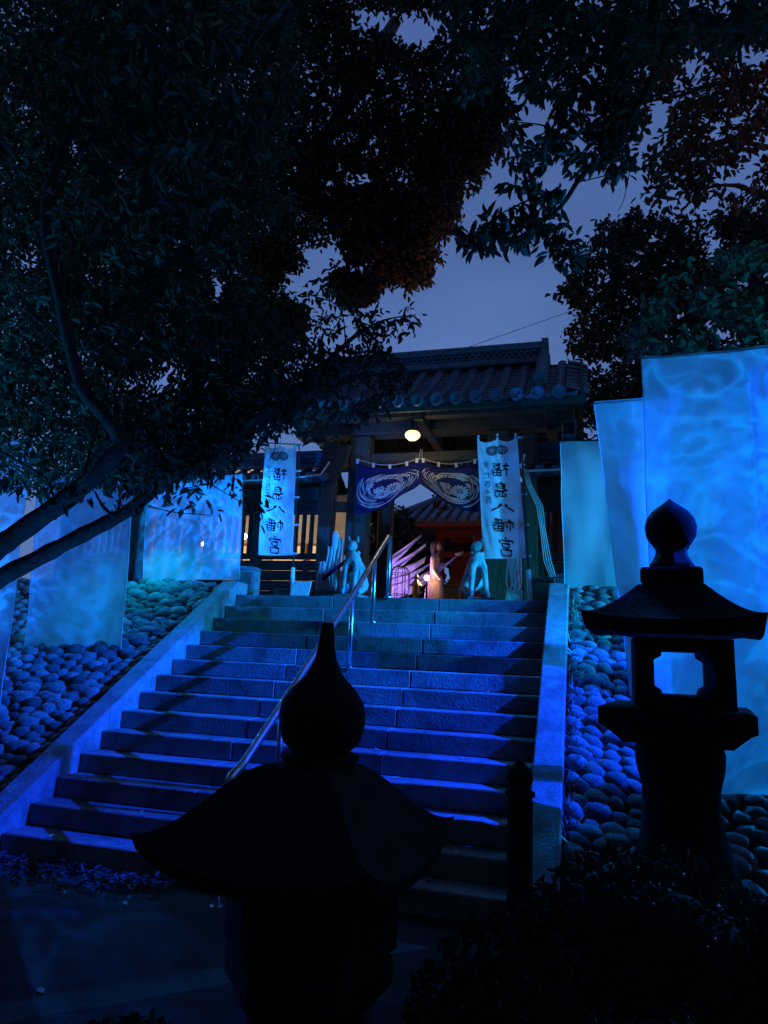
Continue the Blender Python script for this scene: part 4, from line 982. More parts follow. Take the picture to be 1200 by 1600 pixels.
def garden_lamp(x, y, z, label, power, rad=0.07):
    o = thing('garden_lamp', (x, y, GB), label, 'lamp', 'warm lamps beyond the wall')
    m = MB(); m.tube([(x, y, GB), (x, y, z-rad)], 0.02, 8); m.build('post', M['cable'], o)
    m = MB(); m.lathe([(0.004, -rad), (rad*0.8, -rad*0.6), (rad, 0), (rad*0.8, rad*0.6), (0.004, rad)], (x, y, z), 16); m.build('globe', M['warm_globe'], o, smooth=True)
    lamp('garden_lamp_light', 'POINT', (x, y-rad*1.6, z+rad*1.5), (1.0, 0.66, 0.36), power, size=0.06)
p = atY(381, 838, 5.0); garden_lamp(p[0], 5.0, p[2], 'bright warm lamp showing between the left sheet and the left banner', 60)
p = atY(318, 850, 5.0); garden_lamp(p[0], 5.0, p[2], 'warm lamp glowing through the sheet left of the gate', 30, 0.05)
p = atY(158, 862, 5.0); garden_lamp(p[0], 5.0, p[2], 'small warm lamp glowing through the long sheet on the left bank', 22, 0.04)
p = atY(667, 903, 5.55); garden_lamp(p[0], 5.55, p[2], 'bright lamp beside the person beyond the gateway', 9, 0.055)
lamp('hall_glow', 'SPOT', (1.2, 7.5, GB+0.5), (1.0, 0.42, 0.22), 45, (2.2, 11.0, GB+3.0), 0.2, 100, 0.7)
lamp('store_light', 'SPOT', (-0.9, 8.2, GB+2.6), (1.0, 0.68, 0.42), 60, (-2.6, 11.0, GB+2.0), 0.15, 90, 0.6)
lamp('right_window_light', 'POINT', (4.4, 4.6, GB+1.4), (1.0, 0.62, 0.42), 8, size=0.1)
lamp('violet_floodlight', 'SPOT', (0.15, 5.2, GB+0.25), (0.36, 0.20, 1.0), 300, (0.75, 6.1, GB+1.1), 0.08, 75, 0.5)

# cloth streamers fanned out from low left
o6 = [((586, 900), (586, 882), (656, 841), (660, 834)), ((586, 912), (586, 896), (663, 855), (668, 847)), ((586, 925), (586, 902), (662, 879), (668, 868)), ((592, 930), (592, 913), (670, 883), (684, 873)),
      ((600, 934), (600, 920), (688, 887), (693, 879)), ((596, 946), (596, 930), (680, 896), (685, 887)), ((636, 930), (636, 917), (713, 871), (717, 865))]
for i, (a, b_, c_, d_) in enumerate(o6):
    Yb, Yt = 6.0+0.05*i, 6.3+0.09*i; A, B, C_, D_ = Vector(atY(*a, Yb)), Vector(atY(*b_, Yb)), Vector(atY(*c_, Yt)), Vector(atY(*d_, Yt))
    lab = ['topmost pale streamer of the fan beyond the gateway', 'second streamer from the top of the fan', 'broad violet streamer in the middle of the fan', 'grey streamer below the broad violet one',
           'thin bluish streamer in the lower fan', 'low violet streamer behind the round cage', 'long pale streamer tied to a bamboo end at the right'][i]
    m = MB()
    def fs_(u, v):
        q = A.lerp(B, v).lerp(C_.lerp(D_, v), u); w_ = 1.25-0.2*u
        mid = A.lerp(B, 0.5).lerp(C_.lerp(D_, 0.5), u); q = mid+(q-mid)*w_
        q.z -= 0.20*u*(1-u); q.y += 0.035*math.sin(v*7+u*5+i)+0.02*math.sin(v*15); return tuple(q)
    m.grid(fs_, 20, 8); tag(m.build('cloth_streamer', M['streamer'], at=tuple(A), smooth=True, thick=0.004), lab, 'streamer', 'pale cloth streamers beyond the gate')
p = Vector(atY(712, 868, 7.0)); q = Vector(atY(724, 864, 7.0))
m = MB(); m.tube([p, q], 0.045, 10); tag(m.build('bamboo_piece', M['bamboo'], at=tuple(p), smooth=True), 'short piece of bamboo at the tip of the longest streamer', 'bamboo')
# round cage of thin bars
cg = thing('arch_cage', (0.67, 5.7, GB), 'round-topped cage of thin dark bars in front of the streamers', 'cage')
for k in range(8):
    a = 2*PI*k/8; m = MB(); R = 0.20
    m.tube([(0.68+R*math.cos(a), 5.7+R*math.sin(a), GB), (0.68+R*math.cos(a), 5.7+R*math.sin(a), GB+0.98)]+[(0.68+R*math.cos(a)*math.cos(t_), 5.7+R*math.sin(a)*math.cos(t_), GB+0.98+0.16*math.sin(t_)) for t_ in (0.4, 0.8, 1.2, 1.56)], 0.009, 5); m.build('bar', M['cable'], cg)
for z in (0.55, 0.98):
    m = MB(); m.tube([(0.68+0.20*math.cos(2*PI*k/20), 5.7+0.20*math.sin(2*PI*k/20), GB+z) for k in range(21)], 0.008, 5); m.build('ring', M['cable'], cg)
gl = thing('brass_lantern', (0.93, 5.3, GB), 'small brass lantern glinting beside the cage', 'lantern')
gp = atY(650, 915, 5.3); gx = gp[0]
m = MB(); m.lathe([(0.10, 0), (0.10, 0.05), (0.05, 0.09), (0.045, 0.50)], (gx, 5.3, GB), 12); m.build('stem', M['gold'], gl)
m = MB(); m.lathe([(0.07, 0.50), (0.09, 0.53), (0.085, 0.70)], (gx, 5.3, GB), 12); m.build('body', M['gold'], gl)
m = MB(); m.lathe([(0.13, 0.70), (0.06, 0.78), (0.03, 0.82), (0.045, 0.87), (0.01, 0.95)], (gx, 5.3, GB), 12); m.build('cap', M['gold'], gl)
bp_ = atY(706, 930, 5.2)
cb_ = thing('wooden_box', (bp_[0], 5.2, GB), 'small plain wooden box beyond the top step right of the person', 'box')
m = MB(); m.box((bp_[0], 5.2, GB+0.34), (0.30, 0.24, 0.68), 0.008); m.build('case', M['crate'], cb_)
m = MB(); m.box((bp_[0], 5.2, GB+0.695), (0.34, 0.28, 0.03), 0.006); m.build('lid', M['crate'], cb_)

# person beyond the gateway, seen from the side facing right
pp = atY(678, 931, 6.0); px = pp[0]
pe = thing('person', (px, 6.0, GB), 'person in a pale pink blouse with brown hair facing right beyond the gateway', 'person', None, 0.0); ROOT[pe.name] = (0, 0, 0)
nodes = [(0, 0, 0.90, 0.125, 0.15), (0, 0, 1.08, 0.105, 0.13), (0.0, 0, 1.27, 0.11, 0.165), (0.0, 0, 1.38, 0.07, 0.10), (0.015, 0, 1.45, 0.048), (0.025, 0, 1.52, 0.055),
         (0, 0.085, 0.82, 0.085), (0.02, 0.09, 0.46, 0.058), (-0.01, 0.09, 0.09, 0.038), (0.13, 0.09, 0.035, 0.036),
         (0, -0.085, 0.82, 0.085), (0.04, -0.09, 0.46, 0.058), (0.03, -0.09, 0.09, 0.038), (0.17, -0.09, 0.035, 0.036),
         (0, 0.19, 1.34, 0.052), (0.0, 0.225, 1.08, 0.040), (0.11, 0.20, 0.92, 0.030), (0.16, 0.19, 0.88, 0.024),
         (0, -0.19, 1.34, 0.052), (0.0, -0.225, 1.08, 0.040), (0.12, -0.20, 0.92, 0.030), (0.17, -0.19, 0.88, 0.024)]
ed = [(0, 1), (1, 2), (2, 3), (3, 4), (4, 5), (0, 6), (6, 7), (7, 8), (8, 9), (0, 10), (10, 11), (11, 12), (12, 13), (3, 14), (14, 15), (15, 16), (16, 17), (3, 18), (18, 19), (19, 20), (20, 21)]
skin_mesh('body', nodes, ed, M['pink'], pe)
m = MB(); m.lathe([(0.01, -0.115), (0.05, -0.10), (0.072, -0.04), (0.082, 0.03), (0.075, 0.085), (0.04, 0.118), (0.005, 0.125)], (0, 0, 0), 16)
m.v = [(p_[0]*1.12+0.03, p_[1]*0.95, p_[2]+1.57) for p_ in m.v]; m.build('head', M['skin'], pe, smooth=True)
m = MB(); m.lathe([(0.004, -0.02), (0.016, -0.014), (0.012, 0.008), (0.004, 0.03)], (0.125, 0, 1.56), 8); m.build('nose', M['skin'], pe, smooth=True)
m = MB(); m.lathe([(0.03, -0.17), (0.075, -0.13), (0.092, -0.03), (0.095, 0.04), (0.085, 0.095), (0.05, 0.132), (0.006, 0.142)], (0, 0, 0), 16)
m.v = [(p_[0]*1.1-0.005, p_[1]*1.03, p_[2]+1.575) if p_[0] < 0.05 or p_[2] > 0.05 else (0.05, p_[1]*1.03, p_[2]+1.575) for p_ in m.v]; m.build('hair', M['hair'], pe, smooth=True)
m = MB(); m.tube([(0, 0.02, 0.98), (0, 0.0, 0.55), (0, 0, 0.30)], [0.16, 0.20, 0.22], 14); m.build('skirt', M['pink'], pe, smooth=True)

# power line over the gate
a, b_ = Vector(atY(560, 590, 8.0)), Vector(atY(960, 447, 8.0)); a2 = a+(a-b_)*2.0; b2 = b_+(b_-a)*3.0
m = MB(); m.tube([a2+(b2-a2)*t_-Vector((0, 0, 1.0*t_*(1-t_))) for t_ in np.linspace(0, 1, 24)], 0.007, 5); tag(m.build('overhead_cable', M['cable'], at=tuple(a2)), 'thin power cable crossing the sky above the gate roof', 'cable')

# ================================================================== STONE LANTERNS
def square_roof(m, c, R, rot, z_eave, rise, thick, top_r, curl=0.05, n=14, bulge=0.0, edge=10, ogee=False):
    """four-cornered lantern roof; corners lift by curl; profile from eave to the top block"""
    vs = []; fs = []; N = 4*edge
    for j in range(n+1):
        t = j/n
        for k in range(N):
            s = k/edge; i0 = int(s) % 4; f_ = s-int(s)
            a0, a1 = rot+i0*PI/2, rot+(i0+1)*PI/2
            x = math.cos(a0)*(1-f_)+math.cos(a1)*f_; y = math.sin(a0)*(1-f_)+math.sin(a1)*f_
            rad = R+(top_r-R)*t
            cornerness = (2*abs(f_-0.5))**3
            prof = (1-(1-t)**2)*bulge+(1-bulge)*(t**1.45)
            if ogee: prof = 0.70*t*t*(3-2*t)+0.30*(1-(1-t)**2)
            vs.append((c[0]+x*rad, c[1]+y*rad, c[2]+z_eave+rise*prof+curl*cornerness*(1-t)**3))
    for j in range(n):
        for k in range(N): fs.append((j*N+k, j*N+(k+1) % N, (j+1)*N+(k+1) % N, (j+1)*N+k))
    b0 = len(vs)
    for k in range(N):
        p_ = vs[k]; vs.append((c[0]+(p_[0]-c[0])*0.965, c[1]+(p_[1]-c[1])*0.965, p_[2]-thick))
    for k in range(N): fs.append((b0+k, b0+(k+1) % N, (k+1) % N, k))
    b1 = len(vs)
    for k in range(N):
        p_ = vs[k]; vs.append((c[0]+(p_[0]-c[0])*0.5, c[1]+(p_[1]-c[1])*0.5, c[2]+z_eave-thick*0.7))
    for k in range(N): fs.append((b1+k, b1+(k+1) % N, b0+(k+1) % N, b0+k))
    fs.append(tuple(b1+k for k in range(N))[::-1]); fs.append(tuple(n*N+k for k in range(N)))
    m.add(vs, fs)

# front lantern: seen from behind in full shadow
LX, LY = 3.205, -5.20
fl_ = thing('stone_lantern', (LX, LY, 0), 'dark garden lantern with a tall pointed finial in the foreground before the steps', 'lantern')
c0 = (LX, LY, 0); rot = math.radians(219)
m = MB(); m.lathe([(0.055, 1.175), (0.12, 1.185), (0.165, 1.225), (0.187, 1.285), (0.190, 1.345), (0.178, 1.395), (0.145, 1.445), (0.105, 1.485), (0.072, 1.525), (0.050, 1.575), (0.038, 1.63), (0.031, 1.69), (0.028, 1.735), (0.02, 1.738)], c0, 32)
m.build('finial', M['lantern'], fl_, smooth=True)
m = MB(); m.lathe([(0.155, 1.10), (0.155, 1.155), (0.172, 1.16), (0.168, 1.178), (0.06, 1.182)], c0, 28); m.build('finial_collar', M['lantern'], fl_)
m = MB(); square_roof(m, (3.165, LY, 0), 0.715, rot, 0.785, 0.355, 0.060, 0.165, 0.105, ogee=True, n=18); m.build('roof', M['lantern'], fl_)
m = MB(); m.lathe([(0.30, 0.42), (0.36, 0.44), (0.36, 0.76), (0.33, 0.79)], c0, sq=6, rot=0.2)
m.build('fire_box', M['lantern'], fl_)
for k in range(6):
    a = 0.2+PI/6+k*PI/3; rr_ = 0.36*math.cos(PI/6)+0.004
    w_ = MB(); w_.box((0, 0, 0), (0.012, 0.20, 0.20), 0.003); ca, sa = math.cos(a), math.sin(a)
    w_.v = [(LX+rr_*ca+p_[0]*ca-p_[1]*sa, LY+rr_*sa+p_[0]*sa+p_[1]*ca, 0.60+p_[2]) for p_ in w_.v]; w_.build('dark_window_panel', M['cable'], fl_)  # black panels carry the shade of the window openings in their colour
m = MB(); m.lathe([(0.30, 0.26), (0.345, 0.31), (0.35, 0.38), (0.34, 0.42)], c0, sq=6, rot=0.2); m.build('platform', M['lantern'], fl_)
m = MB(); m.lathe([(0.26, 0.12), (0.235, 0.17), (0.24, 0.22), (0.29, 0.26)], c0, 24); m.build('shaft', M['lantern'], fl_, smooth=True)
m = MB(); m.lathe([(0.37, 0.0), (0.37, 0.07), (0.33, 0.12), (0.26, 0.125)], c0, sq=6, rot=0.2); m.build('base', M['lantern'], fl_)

# right lantern with an open window
QX, QY = 4.868, -3.30
ql = thing('stone_lantern', (QX, QY, 0.0), 'tall stone lantern with an open window silhouetted against the bright sheet', 'lantern')
c0 = (QX, QY, 0)
r4 = lambda w: w/math.sqrt(2)
rotq = PI/4+math.radians(-9)
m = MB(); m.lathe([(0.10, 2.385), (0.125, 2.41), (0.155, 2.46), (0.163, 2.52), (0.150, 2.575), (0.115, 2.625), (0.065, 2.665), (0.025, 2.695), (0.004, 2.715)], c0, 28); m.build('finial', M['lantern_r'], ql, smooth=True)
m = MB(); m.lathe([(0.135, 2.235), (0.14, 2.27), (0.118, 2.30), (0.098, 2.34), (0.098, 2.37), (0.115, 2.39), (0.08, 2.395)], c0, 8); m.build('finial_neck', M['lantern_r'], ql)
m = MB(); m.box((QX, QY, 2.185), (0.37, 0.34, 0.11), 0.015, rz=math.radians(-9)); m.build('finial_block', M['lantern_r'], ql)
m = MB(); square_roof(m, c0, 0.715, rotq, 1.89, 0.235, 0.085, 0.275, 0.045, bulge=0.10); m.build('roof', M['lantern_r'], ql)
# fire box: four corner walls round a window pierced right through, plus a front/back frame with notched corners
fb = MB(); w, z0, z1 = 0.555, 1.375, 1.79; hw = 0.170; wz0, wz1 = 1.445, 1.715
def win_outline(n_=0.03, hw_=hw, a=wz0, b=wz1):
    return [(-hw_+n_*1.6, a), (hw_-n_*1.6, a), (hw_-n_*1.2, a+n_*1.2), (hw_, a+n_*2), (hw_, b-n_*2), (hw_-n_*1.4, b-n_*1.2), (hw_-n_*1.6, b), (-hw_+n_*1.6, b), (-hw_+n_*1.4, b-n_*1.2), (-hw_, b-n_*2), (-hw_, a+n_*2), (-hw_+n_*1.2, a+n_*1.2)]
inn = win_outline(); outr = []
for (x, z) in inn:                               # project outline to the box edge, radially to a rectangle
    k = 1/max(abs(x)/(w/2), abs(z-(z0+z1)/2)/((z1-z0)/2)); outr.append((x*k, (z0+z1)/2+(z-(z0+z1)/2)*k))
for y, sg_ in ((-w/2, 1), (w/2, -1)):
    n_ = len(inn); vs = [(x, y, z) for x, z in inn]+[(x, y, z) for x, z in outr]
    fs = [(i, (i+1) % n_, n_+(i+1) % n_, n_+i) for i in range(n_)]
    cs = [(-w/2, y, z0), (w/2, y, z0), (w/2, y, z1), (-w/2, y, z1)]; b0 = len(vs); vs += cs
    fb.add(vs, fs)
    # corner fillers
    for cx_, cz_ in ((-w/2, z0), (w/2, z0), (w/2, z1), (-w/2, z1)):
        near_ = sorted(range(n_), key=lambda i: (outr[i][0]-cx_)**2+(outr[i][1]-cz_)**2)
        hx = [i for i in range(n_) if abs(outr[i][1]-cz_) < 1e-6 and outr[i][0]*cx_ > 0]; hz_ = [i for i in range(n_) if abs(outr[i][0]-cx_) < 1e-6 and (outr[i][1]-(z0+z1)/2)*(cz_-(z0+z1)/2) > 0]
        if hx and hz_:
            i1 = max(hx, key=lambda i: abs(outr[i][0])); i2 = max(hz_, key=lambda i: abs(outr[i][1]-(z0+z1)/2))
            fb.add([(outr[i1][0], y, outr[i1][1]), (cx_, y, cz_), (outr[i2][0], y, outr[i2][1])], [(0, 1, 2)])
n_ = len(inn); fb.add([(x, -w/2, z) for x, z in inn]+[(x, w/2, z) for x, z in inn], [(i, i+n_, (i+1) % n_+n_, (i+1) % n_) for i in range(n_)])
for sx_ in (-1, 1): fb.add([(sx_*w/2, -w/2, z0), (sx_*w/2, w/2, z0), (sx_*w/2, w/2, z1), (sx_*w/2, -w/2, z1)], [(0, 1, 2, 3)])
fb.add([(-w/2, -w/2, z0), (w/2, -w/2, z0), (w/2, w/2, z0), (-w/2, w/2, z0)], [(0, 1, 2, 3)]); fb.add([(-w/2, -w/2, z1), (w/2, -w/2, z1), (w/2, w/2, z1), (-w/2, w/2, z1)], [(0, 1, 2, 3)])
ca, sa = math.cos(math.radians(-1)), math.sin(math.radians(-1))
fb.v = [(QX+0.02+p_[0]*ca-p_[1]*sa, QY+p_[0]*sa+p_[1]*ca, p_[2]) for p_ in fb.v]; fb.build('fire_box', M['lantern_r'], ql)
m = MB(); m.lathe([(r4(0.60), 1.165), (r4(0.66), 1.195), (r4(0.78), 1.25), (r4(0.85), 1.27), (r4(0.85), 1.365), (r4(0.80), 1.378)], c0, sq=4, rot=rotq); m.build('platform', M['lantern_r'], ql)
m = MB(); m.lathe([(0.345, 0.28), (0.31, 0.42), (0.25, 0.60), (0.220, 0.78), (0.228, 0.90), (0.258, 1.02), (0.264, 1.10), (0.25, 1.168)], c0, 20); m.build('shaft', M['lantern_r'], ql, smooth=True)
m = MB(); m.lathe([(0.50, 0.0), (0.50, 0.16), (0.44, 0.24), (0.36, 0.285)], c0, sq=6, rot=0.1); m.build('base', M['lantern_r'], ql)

# newel post at the foot of the right kerb
nw = thing('newel_post', (3.93, -3.72, 0), 'dark short post with an onion finial at the foot of the right kerb', 'post')
c0 = (3.93, -3.72, 0)
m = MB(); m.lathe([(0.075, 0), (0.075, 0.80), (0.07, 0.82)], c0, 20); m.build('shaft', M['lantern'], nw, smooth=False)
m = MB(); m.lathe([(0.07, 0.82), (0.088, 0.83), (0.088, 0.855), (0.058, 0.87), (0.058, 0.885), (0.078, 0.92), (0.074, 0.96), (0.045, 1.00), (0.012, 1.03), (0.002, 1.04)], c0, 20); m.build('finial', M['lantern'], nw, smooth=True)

# ================================================================== PLANTS
def limb_path(px, D0, D1):
    n = len(px); return [tuple(atD(x, y, D0+(D1-D0)*i/(n-1))) for i, (x, y) in enumerate(px)]
def smooth_path(pts, k=4):
    P_ = [Vector(p) for p in pts]; out = []
    for i in range(len(P_)-1):
        p0, p1, p2, p3 = P_[max(i-1, 0)], P_[i], P_[i+1], P_[min(i+2, len(P_)-1)]
        for j in range(k):
            t = j/k; out.append(0.5*((2*p1)+(p2-p0)*t+(2*p0-5*p1+4*p2-p3)*t*t+(3*p1-p0-3*p2+p3)*t**3))
    return out+[P_[-1]]
def twig_parts(specs, par, name='twig'):
    for pts, r in specs:
        m = MB(); limb(m, pts, r, r*0.45, 6); m.build(name, M['bark'], par, smooth=True)
def limb(m, pts, r0, r1, seg=10, wob=0.06):
    q = smooth_path(pts); n = len(q); rad = [(r0+(r1-r0)*i/(n-1))*(1+wob*math.sin(i*2.3)+wob*random.uniform(-1, 1)) for i in range(n)]
    m.tube(q, rad, seg)

# left tree: trunk outside the view, two limbs crossing before the sheets
L1 = limb_path([(-20, 872), (30, 832), (110, 775), (165, 725), (190, 690), (168, 655), (132, 612), (112, 550), (88, 440), (70, 340), (95, 240), (150, 130)], 4.1, 4.6)
L2 = limb_path([(-20, 918), (60, 872), (130, 835), (200, 798), (260, 752), (320, 718), (400, 655), (470, 600), (560, 520)], 4.1, 5.0)
base = Vector((-0.55, -4.55, 0)); fork = Vector((0.10, -4.62, 1.55))
lt = thing('cherry_tree', tuple(base), 'leafy tree at the left whose dark bent limbs cross before the blue sheets', 'tree')
m = MB(); limb(m, [base-Vector((0, 0, 0.1)), base+Vector((0.08, 0, 0.5)), base+Vector((0.3, -0.03, 1.05)), fork], 0.22, 0.135); m.build('trunk', M['bark'], lt, smooth=True)
m = MB(); limb(m, [fork]+L1, 0.068, 0.024); m.build('limb', M['bark'], lt, smooth=True)
m = MB(); limb(m, [fork-Vector((0.0, 0, 0.12))]+L2, 0.062, 0.014); m.build('limb', M['bark'], lt, smooth=True)
m = MB(); limb(m, [fork-Vector((0.2, 0, 0.3)), (-0.9, -4.3, 2.4), (-1.3, -4.0, 3.6), (-0.9, -3.8, 5.0)], 0.10, 0.03); m.build('limb', M['bark'], lt, smooth=True)
twig_parts(((limb_path([(178, 808), (160, 790), (148, 768)], 4.2, 4.3), 0.013), (limb_path([(-10, 700), (40, 728), (75, 752), (85, 790)], 4.3, 4.2), 0.012), (limb_path([(130, 745), (142, 700), (160, 640), (210, 560)], 4.2, 4.9), 0.010),
               (limb_path([(188, 690), (240, 640), (300, 600), (330, 520)], 4.3, 5.0), 0.014), (limb_path([(112, 550), (60, 500), (20, 470)], 4.4, 4.6), 0.012), (limb_path([(88, 440), (160, 380), (240, 300), (300, 180)], 4.5, 5.0), 0.014),
               (limb_path([(300, 735), (335, 760), (385, 790), (410, 812)], 4.5, 4.7), 0.005), (limb_path([(230, 790), (270, 800), (330, 805)], 4.3, 4.6), 0.005), (limb_path([(400, 655), (430, 690), (420, 720)], 4.8, 4.9), 0.006),
               (limb_path([(560, 520), (600, 500), (650, 492)], 5.0, 5.1), 0.008), (limb_path([(540, 535), (530, 480), (480, 460)], 5.0, 5.1), 0.006), (limb_path([(70, 340), (160, 200), (330, 120), (450, 90)], 4.6, 5.2), 0.016)), lt)
polyL = [(-60, -60), (440, -60), (468, 120), (440, 240), (455, 330), (372, 380), (398, 440), (440, 500), (500, 545), (530, 575), (490, 630), (430, 675), (390, 700), (300, 745), (230, 750), (120, 760), (-60, 770)]
c1 = crown_points(polyL, 5200, lambda n: RNG.uniform(4.75, 8.2, n), gaps(0.016, -0.40))
c1 = np.concatenate([c1, crown_points([(-60, 60), (330, 120), (330, 520), (200, 640), (-60, 700)], 1800, lambda n: RNG.uniform(6.0, 9.5, n), gaps(0.02, -0.45, 3))])
c2 = crown_points([(20, 720), (330, 730), (420, 760), (400, 810), (330, 800), (250, 790), (150, 800), (60, 800)], 50, lambda n: RNG.uniform(4.0, 4.7, n))
c5l = crown_points([(480, 560), (600, 545), (640, 580), (600, 640), (540, 680), (470, 690)], 110, lambda n: RNG.uniform(4.9, 5.6, n))
c3 = crown_points([(460, 470), (500, 440), (560, 470), (650, 488), (640, 510), (600, 560), (560, 600), (480, 540)], 70, lambda n: RNG.uniform(4.9, 5.3, n))
c4 = crown_points([(130, 640), (470, 580), (490, 610), (400, 690), (300, 745), (130, 745)], 480, lambda n: RNG.uniform(4.6, 5.8, n))
A = sprays(np.concatenate([c1, c4, crown_points([(-60, -40), (430, -40), (450, 150), (400, 330), (250, 380), (-60, 380)], 85, lambda n: RNG.uniform(2.3, 3.6, n), gaps(0.012, -0.05, 51))]), 9, 0.26, 0.080, 0.031, 0.35)
B = sprays(np.concatenate([c2, c3, c5l]), 7, 0.20, 0.070, 0.027, 0.5)
leaf_mesh('crown', M['leaf_l'], *[np.concatenate([a_, b_]) for a_, b_ in zip(A, B)], parent=lt, kind='stuff')

# unseen tree crowns added above and behind the viewer to block sky light
ov = thing('sky_blocker_tree', (-2.6, -9.5, 0), 'unseen tree added over the forecourt to block the sky', 'tree')
m = MB(); limb(m, [(-2.6, -9.5, -0.1), (-2.5, -9.4, 2.5), (-2.0, -9.2, 5.0), (0.5, -8.8, 7.2), (3.5, -8.5, 8.2)], 0.32, 0.10); m.build('trunk', M['bark'], ov, smooth=True)
n = 5200; cc = np.stack([RNG.uniform(-5, 10.5, n), RNG.uniform(-15.5, -6.2, n), RNG.uniform(6.4, 8.6, n)], 1)
leaf_mesh('crown', M['leaf_l'], *sprays(cc, 8, 0.5, 0.17, 0.085, 0.3), parent=ov, kind='stuff')

n = 5200; cc = np.stack([RNG.uniform(-6, 12, n), RNG.uniform(-6.2, 2.5, n), np.zeros(n)], 1); cc[:, 2] = 11.5+(cc[:, 1]+6)*1.15+RNG.uniform(0, 2.0, n)
ov2 = thing('sky_blocker_tree', (12.5, -8.0, 0), 'unseen tree added high above the stairs to block the sky', 'tree')  # added out of view to cut sky light on the stairs
m = MB(); limb(m, [(12.5, -8.0, -0.1), (12.4, -7.9, 4), (11.8, -7.5, 8), (9.0, -5.0, 12.5), (5.0, -2.5, 16.0)], 0.42, 0.12); m.build('trunk', M['bark'], ov2, smooth=True)
leaf_mesh('crown', M['leaf_l'], *sprays(cc, 8, 0.7, 0.24, 0.12, 0.3), parent=ov2, kind='stuff')
ov3 = thing('sky_blocker_tree', (2.0, -19.0, 0), 'unseen wall of foliage added behind the forecourt to block sky light', 'tree')  # added leaf wall that cuts sky fill from behind the viewer
m = MB(); limb(m, [(2.0, -19.0, -0.1), (2.1, -19.0, 4), (2.4, -18.6, 9)], 0.40, 0.14); m.build('trunk', M['bark'], ov3, smooth=True)
n = 6000; an = RNG.uniform(PI*0.93, PI*2.07, n); rd = RNG.uniform(14, 17, n); cc = np.stack([4+rd*np.cos(an)*1.1, -6.0+rd*np.sin(an), RNG.uniform(0.3, 12, n)], 1)
leaf_mesh('crown', M['leaf_l'], *sprays(cc, 6, 1.1, 0.55, 0.32, 0.3), parent=ov3, kind='stuff')

# right overhanging branch
rt = thing('magnolia_tree', (8.3, -3.2, 0.0), 'tree reaching in from the upper right with one long drooping branch', 'tree')
m = MB(); limb(m, [(8.3, -3.2, -0.1), (8.2, -3.3, 2.5), (7.8, -3.5, 4.8), (7.0, -3.5, 5.9)], 0.22, 0.11); m.build('trunk', M['bark'], rt, smooth=True)
m = MB(); limb(m, [(7.0, -3.5, 5.9)]+limb_path([(1215, 38), (1120, 44), (1040, 42), (960, 40), (900, 20)], 4.95, 5.1), 0.085, 0.022); m.build('limb', M['bark'], rt, smooth=True)
m = MB(); limb(m, limb_path([(1056, 46), (1035, 85), (1010, 140), (980, 190), (940, 240), (905, 280), (880, 318), (850, 345), (808, 372)], 5.0, 5.15), 0.034, 0.010); m.build('limb', M['bark'], rt, smooth=True)
twig_parts(((limb_path([(960, 215), (920, 225), (880, 180), (860, 120)], 5.05, 5.3), 0.010), (limb_path([(925, 262), (890, 240), (860, 200), (800, 190)], 5.1, 5.2), 0.009), (limb_path([(870, 330), (840, 310), (790, 330), (740, 365)], 5.1, 5.2), 0.008), (limb_path([(995, 60), (985, 110), (960, 130)], 5.05, 5.0), 0.010),
               (limb_path([(850, 345), (860, 375), (880, 400)], 5.15, 5.15), 0.006), (limb_path([(900, 285), (960, 270), (985, 250), (975, 310), (965, 330)], 5.1, 5.0), 0.005), (limb_path([(900, 20), (820, 60), (740, 80)], 5.1, 5.3), 0.012), (limb_path([(1120, 44), (1150, 100), (1160, 180)], 5.0, 5.2), 0.010)), rt)
c1 = crown_points([(700, -40), (960, -40), (950, 30), (870, 120), (820, 160), (720, 150), (690, 80)], 240, lambda n: RNG.uniform(4.8, 5.9, n), gaps(0.018, -0.18, 4))
c2 = crown_points([(905, 55), (985, 60), (975, 190), (900, 290), (860, 320), (800, 300), (790, 200), (840, 130)], 115, lambda n: RNG.uniform(4.9, 5.4, n), gaps(0.02, -0.22, 7))
c3 = crown_points([(880, 300), (870, 350), (800, 385), (715, 380), (745, 345), (800, 320)], 48, lambda n: RNG.uniform(5.0, 5.3, n))
c4 = crown_points([(830, 360), (880, 345), (900, 400), (880, 420), (855, 400)], 16, lambda n: RNG.uniform(5.0, 5.2, n))
c5 = crown_points([(940, -60), (1260, -60), (1260, 60), (1100, 70), (960, 90)], 230, lambda n: RNG.uniform(4.6, 5.8, n), gaps(0.02, -0.25, 9))
c6 = crown_points([(935, 180), (990, 170), (980, 260), (950, 275)], 30, lambda n: RNG.uniform(4.9, 5.2, n))
leaf_mesh('crown', M['leaf_r'], *sprays(np.concatenate([c1, c2, c3, c4, c5, c6]), 7, 0.15, 0.112, 0.043, 0.45, 0.3), parent=rt, kind='stuff')

# rusty-leaved tree behind it
rr_t = thing('maple_tree', (10.2, 2.0, GB), 'rusty-leaved tree filling the upper right corner', 'tree')
m = MB(); limb(m, [(10.2, 2.0, GB-0.1), (10.1, 2.0, 6), (9.6, 1.6, 10.0), (8.0, 1.0, 12.5)], 0.24, 0.07); m.build('trunk', M['bark'], rr_t, smooth=True)
for pts in ([(1240, 180), (1140, 130), (1060, 150), (1000, 160)], [(1240, 240), (1130, 220), (1060, 260), (1010, 320)], [(1240, 90), (1180, 120), (1100, 200), (1050, 260)], [(1240, 330), (1150, 290), (1080, 300)]):
    m = MB(); limb(m, limb_path(pts, 9.5, 9.0), 0.045, 0.01, 6); m.build('limb', M['bark'], rr_t, smooth=True)
c1 = crown_points([(940, 20), (1260, 20), (1260, 350), (1150, 320), (1060, 300), (1010, 260), (1020, 200), (955, 180)], 600, lambda n: RNG.uniform(8.0, 10.5, n), gaps(0.020, -0.12, 12))
